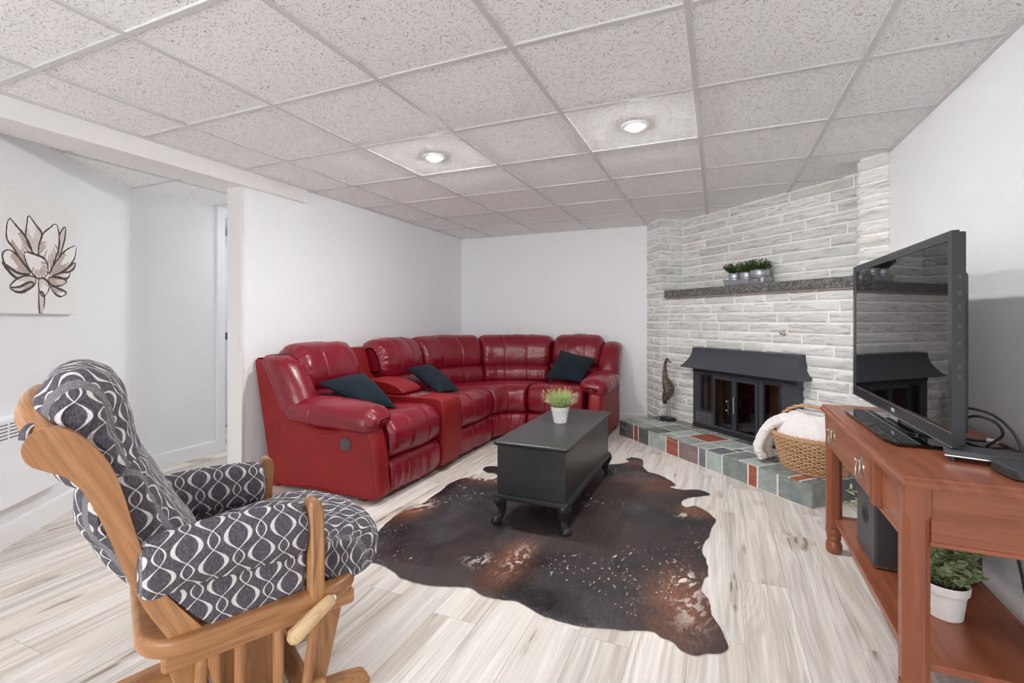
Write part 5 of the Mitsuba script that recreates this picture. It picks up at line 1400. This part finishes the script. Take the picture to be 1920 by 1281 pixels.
for i, sx in enumerate((1, -1)):
    V, F, uv = puff(rounded([(.272, .502), (.293, .55), (.286, .60), (.252, .626), (.212, .618), (.188, .57), (.192, .515), (.23, .497)]), .368, .032, ns=34, m=80, crown=.004, wr=.005, wf=(8, 8), seed=70 + i, endw=.004)
    W = np.stack([sx * V[:, 1], -.380 + V[:, 0], V[:, 2] + .010 * np.sin(PI * V[:, 0] / .368)], 1)
    put('arm_pad', flipfix((W, F)), 'ogee_fabric', CH, smooth=True, uv=uv + np.array([.013 + .02 * i, .035]), M=MC)
    pn = [(-.236, .386), (-.020, .400), (-.018, .45), (-.020, .525), (-.345, .525), (-.322, .49), (-.28, .435)]
    V, F, uv = puff(np.array(pn), .058, .012, ns=6, m=110, seed=75 + i, wr=.002)
    W = np.stack([sx * (.205 + V[:, 0]), V[:, 1], V[:, 2]], 1)
    put('arm_side', flipfix((W, F)), 'ogee_fabric', CH, smooth=True, uv=np.stack([W[:, 1] + .01, W[:, 2] + .02 * i + .06], 1), M=MC)
    po = [(-.016, .375), (.020, .375), (.018, .44), (.020, .55), (.021, .60), (.014, .632), (-.004, .640), (-.017, .628), (-.016, .55)]
    m = yz(crom(po, 3, closed=True), .238, .292, .006); V = np.array(m.vertices)
    V[:, 0] += .010 * np.sin((V[:, 2] - .38) / .25 * PI * 1.4); V[:, 0] *= sx
    cw('arm_post', flipfix(trimesh.Trimesh(V, m.faces, process=False)), 'oak', 2, 7 + i)
# seat frame ring
def ring_rail(w, h, cy, wd, z0, z1, r):
    t = np.array(rrect(w - wd, h - wd, r, 8)); P = np.column_stack([t[:, 0], t[:, 1] + cy, np.full(len(t), (z0 + z1) / 2)])
    d, P2 = 0, resample(P, 120)[0]
    return sweep(P2, rrect(wd, z1 - z0, .014, 4), closed=True)
V = ring_rail(.580, .520, -.122, .052, .352, .398, .085)
put('seat_frame', V, 'oak', CH, smooth=30, uv=lambda v: np.stack([np.where(np.abs(v[:, 0]) > .225, v[:, 1], v[:, 0]), v[:, 2] + np.abs(v[:, 0]) * .3], 1), M=MC)
cw('seat_board', bx(-.235, .235, -.33, .10, .365, .385, .004), 'oak', 0, 21)
for i, sx in enumerate((1, -1)):
    x = sx * .236
    cw('side_rail', bx(x - .016, x + .016, -.335, .120, .306, .350, .012, 3), 'oak', 1, 9 + i)
    for j, (ya, yb) in enumerate(((-.255, -.262), (-.172, -.172), (-.083, -.083), (.015, -.012))):
        cw('spindle', rod((x, ya, .312), (x, yb, .118), .0135, .0135, 14), 'oak', 2, 11 + j)
    cw('lower_rail', bx(x - .018, x + .018, -.30, .04, .090, .125, .012, 3), 'oak', 1, 15 + i)
    xi = sx * .190
    for j, (ya, za, yb, zb) in enumerate(((.085, .335, .020, .060), (-.300, .335, -.235, .060))):
        d = np.array([yb - ya, zb - za]); d /= np.linalg.norm(d); nn = np.array([-d[1], d[0]]) * .028
        a, b = np.array([ya, za]), np.array([yb, zb])
        cw('swing_arm', yz([tuple(a + nn), tuple(a - nn), tuple(b - nn), tuple(b + nn)], xi - .010, xi + .010, .004), 'oak', 2, 17 + j)
    cw('runner', yz(crom([(-.47, .004), (-.30, .004), (.0, .004), (.15, .004), (.178, .012), (.182, .036), (.160, .056), (.05, .074), (-.15, .082), (-.34, .074), (-.478, .052), (-.492, .030), (-.488, .010)], 4, closed=True)[::1], xi - .026, xi + .026, .006), 'oak', 1, 19 + i)
cw('glider_panel', bx(-.150, .150, -.205, -.045, .10, .300, .01, 2), 'oak', 2, 25)
cw('stretcher', bx(-.19, .19, -.255, -.205, .045, .085, .008, 2), 'oak', 0, 27)
cw('stretcher', bx(-.19, .19, -.02, .03, .045, .085, .008, 2), 'oak', 0, 28)
hp = crom([(.300, .040, .372), (.306, .012, .362), (.308, -.030, .336), (.306, -.075, .304)], 8)
put('lock_lever', tube(hp, 1, 14, scale=np.stack([np.interp(np.linspace(0, 1, len(hp)), [0, .06, .5, .92, 1], [.008, .016, .019, .022, .010])] * 2, 1), up=(1, 0, 0)), 'oak_pale', CH, smooth=40, uv=diruv((0, .8, .5)), M=MC, label='pale unstained wooden lock lever')
put('lever_axle', rod((.23, .045, .345), (.30, .040, .372), .008), 'steel', CH, M=MC)

# ------------------------------------------------------------------ console table under the television
ST = lab(numbered('console_table'), 'reddish brown cherry console table with a drawer and low shelf along the right wall', 'table')
MT = TR(.452, 1.600, 0, -.0157) @ TR(-.452, -1.600, 0)
def sw(name, m, mat='cherry', axis=1, k=0, parent=None, smooth=30, **kw):
    return put(name, m, mat, parent or ST, smooth, uv=boxuv(axis, k), M=MT, **kw)
sx0, sx1, sy0, sy1, sz = .452, .906, 1.600, 2.810, .706
rr_ = rrect(sx1 - sx0, sy1 - sy0, .012, 3) + [(sx0 + sx1) / 2, (sy0 + sy1) / 2]
sw('table_top', extr_ring(rr_, [(.012, sz - .030), (.002, sz - .028), (.0, sz - .022), (.001, sz - .014), (.008, sz - .010), (.010, sz - .007), (.012, sz - .001), (.016, sz)]), 'cherry', 1, 1)
lx0, lx1, ly0, ly1 = .470, .888, 1.632, 2.778
LW_ = .063
k = 0
for x in (lx0, lx1 - LW_):
    for y in (ly0, ly1 - LW_):
        k += 1
        c = np.array([x + LW_ / 2, y + LW_ / 2])
        oct_ = lambda w, ch: np.array([(w / 2, -w / 2 + ch), (w / 2, w / 2 - ch), (w / 2 - ch, w / 2), (-w / 2 + ch, w / 2), (-w / 2, w / 2 - ch), (-w / 2, -w / 2 + ch), (-w / 2 + ch, -w / 2), (w / 2 - ch, -w / 2)])
        Z = [.118, .128, .57, .585, .600, .678]; CHF = [.010, .016, .016, .013, .003, .003]; WD = [LW_ - .006, LW_, LW_, LW_, LW_, LW_]
        V = np.vstack([np.column_stack([oct_(w, ch) + c, np.full(8, z)]) for z, w, ch in zip(Z, WD, CHF)])
        F = gridfaces(len(Z), 8, wrapv=True)[:, ::-1]; q_ = np.vstack([F[:, [0, 1, 2]], F[:, [0, 2, 3]]])
        cap = np.array([(0, i, i + 1) for i in range(1, 7)]); n_ = (len(Z) - 1) * 8
        q_ = np.vstack([q_, cap[:, ::-1], cap + n_])
        lg = sw('leg', flipfix((V, q_)), 'cherry', 2, 2 + k, smooth=15)
        put('turned_foot', moved(lathe([(.020, 0), (.030, .004), (.0345, .020), (.0345, .038), (.029, .054), (.0255, .060), (.029, .065), (.031, .073), (.028, .081), (.0335, .090), (.036, .104), (.034, .120)], 28), MT @ TR(c[0], c[1], 0)), 'cherry', lg, smooth=40, uv=boxuv(2, 2 + k))
az0, az1 = .522, .678
sw('side_apron', bx(lx0 + LW_, lx1 - LW_, ly0 + .010, ly0 + .028, az0, az1), 'cherry', 0, 11)
sw('side_apron', bx(lx0 + LW_, lx1 - LW_, ly1 - .028, ly1 - .010, az0, az1), 'cherry', 0, 12)
sw('bead', bx(lx0 + LW_ - .004, lx1 - LW_ + .004, ly0 + .006, ly0 + .030, az0 - .010, az0 + .004, .005, 2), 'cherry', 0, 13)
sw('back_apron', bx(lx1 - .028, lx1 - .010, ly0 + LW_, ly1 - LW_, az0, az1), 'cherry', 1, 14)
sw('front_apron', bx(lx0 + .010, lx0 + .028, ly0 + LW_, ly1 - LW_, az0, az1), 'cherry', 1, 15)
sw('bead', bx(lx0 + .006, lx0 + .030, ly0 + LW_ - .004, ly1 - LW_ + .004, az0 - .010, az0 + .004, .005, 2), 'cherry', 1, 16)
dr_ = sw('drawer', bx(lx0 - .006, lx0 + .012, 1.945, 2.660, az0 + .012, az1 - .006, .004, 2), 'cherry', 1, 17)
for y in (2.545, 2.050):
    Mk = MT @ frame((lx0 - .006, y, .603), (0, -1, 0), (0, 0, 1), (-1, 0, 0))
    pl_ = lathe([(.030, -.001), (.030, .002), (.027, .004), (.025, .0035), (.021, .0055), (.012, .006), (.010, .009), (.005, .0105)], 30)
    V = np.array(pl_.vertices); V[:, 1] *= 1.25
    hd = put('pull_plate', moved(trimesh.Trimesh(V, pl_.faces, process=False), Mk), 'nickel', dr_, smooth=35)
    th = np.linspace(0, 2 * PI, 40, endpoint=False)
    # the ring hangs from a post at the top of the plate
    put('pull_ring', moved(join([tube(np.stack([.025 * np.cos(th), -.004 + .031 * np.sin(th), .012 - .004 * np.sin(th)], 1), .0032, 8, closed=True), rod((0, .026, .002), (0, .026, .016), .004), trimesh.creation.icosphere(2, .0065).apply_translation((0, .026, .017))]), Mk), 'nickel', dr_, smooth=40)
for y in (1.880,):
    sw('pilaster', bx(lx0 - .012, lx0 + .012, y, y + .016, az0 + .002, az1, .003), 'cherry', 2, 18)
    sw('pilaster', bx(lx0 - .014, lx0 + .012, y + .022, y + .040, az0 + .002, az1, .004), 'cherry', 2, 19)
sw('shelf', bx(lx0 + .030, lx1 - .012, ly0 + .05, ly1 - .01, .150, .172, .003, 2), 'cherry', 1, 20)

# television
TVK = lab(numbered('television'), 'flat black television on a glass foot turned towards the sofa, mirroring the stone fireplace', 'television')
tx, ty0, ty1, tz0, tz1 = .650, 1.842, 2.978, .742, 1.396
def tvm(m):
    return m
bez = []
BW, BBt = .028, .046
put('rear_case', bx(tx + .010, tx + .034, ty0 + .004, ty1 - .004, tz0 + .004, tz1 - .004, .005, 2), 'tv_plastic', TVK)
put('rear_bulge', bx(tx + .030, tx + .066, ty0 + .07, ty1 - .07, tz0 + .03, tz1 - .12, .012, 2), 'tv_plastic', TVK)
def bezel():
    o = sbox(ty0, tz0, ty1, tz1).difference(sbox(ty0 + BW, tz0 + BBt, ty1 - BW, tz1 - BW))
    m = prism(o, 0, .018)
    return flipfix(moved(m, np.array([[0, 0, 1, tx - .002], [1, 0, 0, 0], [0, 1, 0, 0], [0, 0, 0, 1.]])))
put('bezel', bezel(), 'tv_plastic', TVK, smooth=False)
put('trim_strip', join([bx(tx - .004, tx - .001, ty0 + .01, ty1 - .01, tz0 + BBt - .004, tz0 + BBt - .0015), bx(tx - .004, tx + .002, ty0 + .004, ty1 - .004, tz0 - .001, tz0 + .0025)]), 'steel', TVK, smooth=False)
put('screen', bx(tx + .002, tx + .008, ty0 + BW - .003, ty1 - BW + .003, tz0 + BBt - .003, tz1 - BW + .003), 'tv_screen', TVK, smooth=False)
Ml = frame((tx - .0021, 2.387, tz0 + .016), (0, -1, 0), (0, 0, 1), (-1, 0, 0))
put('logo', moved(meshkit.text_mesh('RCA', .013, .0008, bold=True), Ml), 'print_white', TVK, smooth=False, label='small white letters')
yb0, yb1, xb0, xb1 = 1.96, 2.62, .527, .800
base = np.array([(xb0, yb0 + .06), (xb0 + .02, yb0), (xb1, yb0), (xb1, yb1), (xb0 + .02, yb1), (xb0, yb1 - .06)])
put('glass_foot', prism(Polygon(base), sz + .0045, sz + .0125, .001), 'tv_base_glass', TVK, smooth=False)
put('foot_pads', prism(Polygon(base).buffer(-.02), sz + .0004, sz + .0046), 'black_plastic', TVK, smooth=False)
put('neck', join([bx(tx + .012, tx + .040, 2.15, 2.37, sz + .012, tz0 + .10, .006, 2), prism(rrect(.10, .30, .03, 4) + [tx + .025, 2.26], sz + .0125, sz + .020, .002)]), 'tv_base_glass', TVK)
put('side_buttons', join([bx(tx + .012, tx + .020, ty0 - .001, ty0 + .003, z, z + .012, .001) for z in (1.25, 1.20, 1.16, 1.10, 1.05, .98, .95)]), 'dark_plastic', TVK)

# set-top box, router and a red cable at the near end of the table
bxk = thing('cable_box', 'flat slim black box lying askew on the corner of the console table beside the television', 'cable box')
Mx = TR(.735, 1.852, sz + .001, -.30)
put('body', moved(bx(-.098, .098, -.055, .055, .012, .030, .003, 2), Mx), 'dark_plastic', bxk); put('front_edge', moved(bx(-.097, .097, -.0565, -.054, .014, .0175), Mx), 'steel', bxk, smooth=False)
for x in (-.08, .08):
    for y in (-.04, .04):
        put('foot', moved(lathe([(.008, 0), (.008, .013)], 12).apply_translation((x, y, 0)), Mx), 'black_plastic', bxk)
rk = thing('media_player', 'thick rounded black media box in front of the slim box on the console table', 'media player')
Mr = TR(.800, 1.722, sz + .001, .06)
put('body', moved(extr_ring(rrect(.19, .125, .03, 6), [(.006, 0), (.001, .003), (0, .01), (.0, .026), (.004, .030), (.012, .0315)]), Mr), 'black_plastic', rk, smooth=35)
put('front_gloss', moved(bx(-.065, .065, -.0632, -.060, .006, .022, .001), Mr), 'tv_base_glass', rk)
pk = thing('red_lighter', 'shiny red stick shaped lighter lying on the black boxes', 'lighter')
put('barrel', rod((.812, 1.790, sz + .0405), (.905, 1.765, sz + .0405), .0065, .0065, 14), 'red_plastic', pk); put('cap', rod((.795, 1.7945, sz + .0405), (.813, 1.7898, sz + .0405), .0055, .0065, 14), 'steel', pk)

# cables behind the television
cb = thing('cable_bundle', 'loops of thin black cable behind the television on the console table', 'cable')
for pts in ([(.735, 2.05, .78), (.75, 1.98, .82), (.79, 1.95, .81), (.81, 1.955, .77), (.79, 2.0, .720), (.86, 2.05, .713)], [(.735, 2.10, .82), (.755, 2.02, .838), (.80, 1.98, .825), (.83, 1.94, .78), (.845, 1.92, .716), (.86, 1.96, .713)],
            [(.74, 2.2, .714), (.77, 2.08, .725), (.82, 2.02, .732), (.86, 1.98, .718), (.87, 2.1, .713)]):
    put('cable', tube(crom(pts, 8), .0042, 8), 'cord_black', cb)
put('plug', rod((.80, 2.025, .736), (.825, 2.012, .736), .009, .007, 10), 'steel', cb)

# under the table
sub = thing('subwoofer', 'black box subwoofer with a round port standing on the low shelf', 'speaker')
bz = .173
put('cabinet', bx(.562, .872, 2.235, 2.475, bz + .006, bz + .315, .003, 2), 'sub_black', sub)
put('front_panel', flipfix(moved(prism(sbox(2.235, bz + .006, 2.475, bz + .315).difference(Point(2.352, bz + .165).buffer(.037, 16)), 0, .0095), np.array([[0, 0, 1, .553], [1, 0, 0, 0], [0, 1, 0, 0], [0, 0, 0, 1.]]))), 'dark_plastic', sub, smooth=False)
Ms = frame((.5525, 2.352, bz + .165), (0, -1, 0), (0, 0, 1), (-1, 0, 0))
put('port', moved(lathe([(.001, -.0085), (.018, -.008), (.026, -.0060), (.033, -.0015), (.037, .0018), (.041, .0005)], 32, cap=False), Ms), 'tv_plastic', sub, smooth=45)
put('edge_strip', join([bx(.5525, .5545, 2.236, 2.474, bz + .0055, bz + .0075), bx(.555, .871, 2.2342, 2.236, bz + .0055, bz + .0075)]), 'steel', sub, smooth=False)
put('foot', join([bx(x - .012, x + .012, y - .012, y + .012, bz - .0005, bz + .007) for x in (.59, .84) for y in (2.265, 2.445)]), 'black_plastic', sub)
eu = thing('leafy_plant', 'round leaved green and cream plant in a white pot on the low console shelf', 'potted plant')
Me = TR(.676, 1.972, .1725)
put('pot', moved(lathe([(.042, 0), (.045, .004), (.053, .070), (.055, .080), (.061, .086), (.0635, .108), (.062, .112), (.057, .108), (.052, .09)], 36), Me), 'pot_white', eu, smooth=35)
put('soil', moved(lathe([(.056, .098), (.03, .10)], 20), Me), 'soil', eu)
r = random.Random(21); fo = Foliage(); st = []
for k in range(60):
    a = r.uniform(0, 2 * PI); lean = r.uniform(0, 1.25); L = r.uniform(.07, .175) * (1 - .25 * lean / 1.25)
    p = np.array([math.cos(a) * .035 * r.random(), math.sin(a) * .035 * r.random(), .098]); d = np.array([math.cos(a) * lean, math.sin(a) * lean, 1.0]); d /= np.linalg.norm(d)
    e = p + d * L - np.array([0, 0, .022 * lean * L / .1]); m_ = (p + e) / 2 + np.array([0, 0, .012])
    C3 = crom([p, m_, e], 5); st.append(tube(C3, .0014, 4, up=(1, .1, .1)))
    for i in range(5):
        c = C3[int((.35 + .65 * i / 4) * (len(C3) - 1))]
        for s in (0, PI):
            aa = i * 1.57 + s + k
            b = np.array([math.cos(aa), math.sin(aa), .45]) + d * .2; w_ = r.uniform(.020, .029); V, F = leaf(w_, w_ * 1.05, .12, 5, .05, True); fo.add(orient(V, c, b, r.uniform(-.5, .5)), F)
    for i in range(4):
        V, F = leaf(.017, .017, .35, 4, -.25, True); fo.add(orient(V, e, d * .55 + np.array([math.cos(i * 1.57), math.sin(i * 1.57), .1]), 0), F)
put('stems', moved(join(st), Me), 'stem_green', eu, smooth=False, kind='stuff')
put('foliage', moved(fo.mesh(), Me), 'leaf_eucalyptus', eu, smooth=True, kind='stuff')
sg = thing('sage_plant', 'small pale green leafy plant on the far end of the low shelf behind the subwoofer', 'potted plant')
Mg = TR(.640, 2.600, .1725)
put('pot', moved(lathe([(.036, 0), (.040, .004), (.047, .06), (.050, .075), (.047, .077), (.043, .068)], 28), Mg), 'pot_white', sg, smooth=35)
fo = Foliage(); st = []
for k in range(30):
    a = r.uniform(0, 2 * PI); lean = r.uniform(.1, 1.5); L = r.uniform(.07, .15)
    p = np.array([0, 0, .066]); d = np.array([math.cos(a) * lean, math.sin(a) * lean, 1.0]); d /= np.linalg.norm(d); e = p + d * L
    st.append(rod(p, e, .0016, .001, 5))
    for i in range(7):
        c = p + (e - p) * (.3 + .7 * i / 6); aa = i * 2.4 + k
        V, F = leaf(r.uniform(.030, .045), r.uniform(.010, .014), .25, 4, .2); fo.add(orient(V, c, d * .6 + np.array([math.cos(aa), math.sin(aa), .2]), r.uniform(-.5, .5)), F)
put('stems', moved(join(st), Mg), 'stem_green', sg, smooth=False, kind='stuff'); put('foliage', moved(fo.mesh(), Mg), 'leaf_sage', sg, smooth=True, kind='stuff')
cd = thing('power_cable', 'black power cord from the subwoofer to the floor by the right wall', 'cord')
put('cord', tube(crom([(.872, 2.26, .44), (.895, 2.22, .445), (.912, 2.16, .41), (.916, 2.10, .30), (.914, 2.04, .16), (.912, 1.99, .06), (.915, 1.955, .012), (.920, 1.93, .05), (.925, 1.915, .15), (.928, 1.91, .26)], 8), .0045, 8), 'cord_black', cd)
ad = thing('power_adapter', 'black plug adapter in a white outlet under the console table', 'power adapter')
Ma = frame((XR, 2.000, .492), (0, -1, 0), (0, 0, 1), (-1, 0, 0))
put('cover_plate', moved(bx(-.036, .036, -.058, .058, 0, .006, .003, 2), Ma), 'white_trim', ad)
put('plug_body', moved(bx(-.026, .026, -.040, .030, .006, .050, .006, 2), Ma), 'black_plastic', ad); put('label', moved(bx(-.018, .018, -.0402, -.039, .012, .040), Ma), 'print_white', ad, smooth=False)
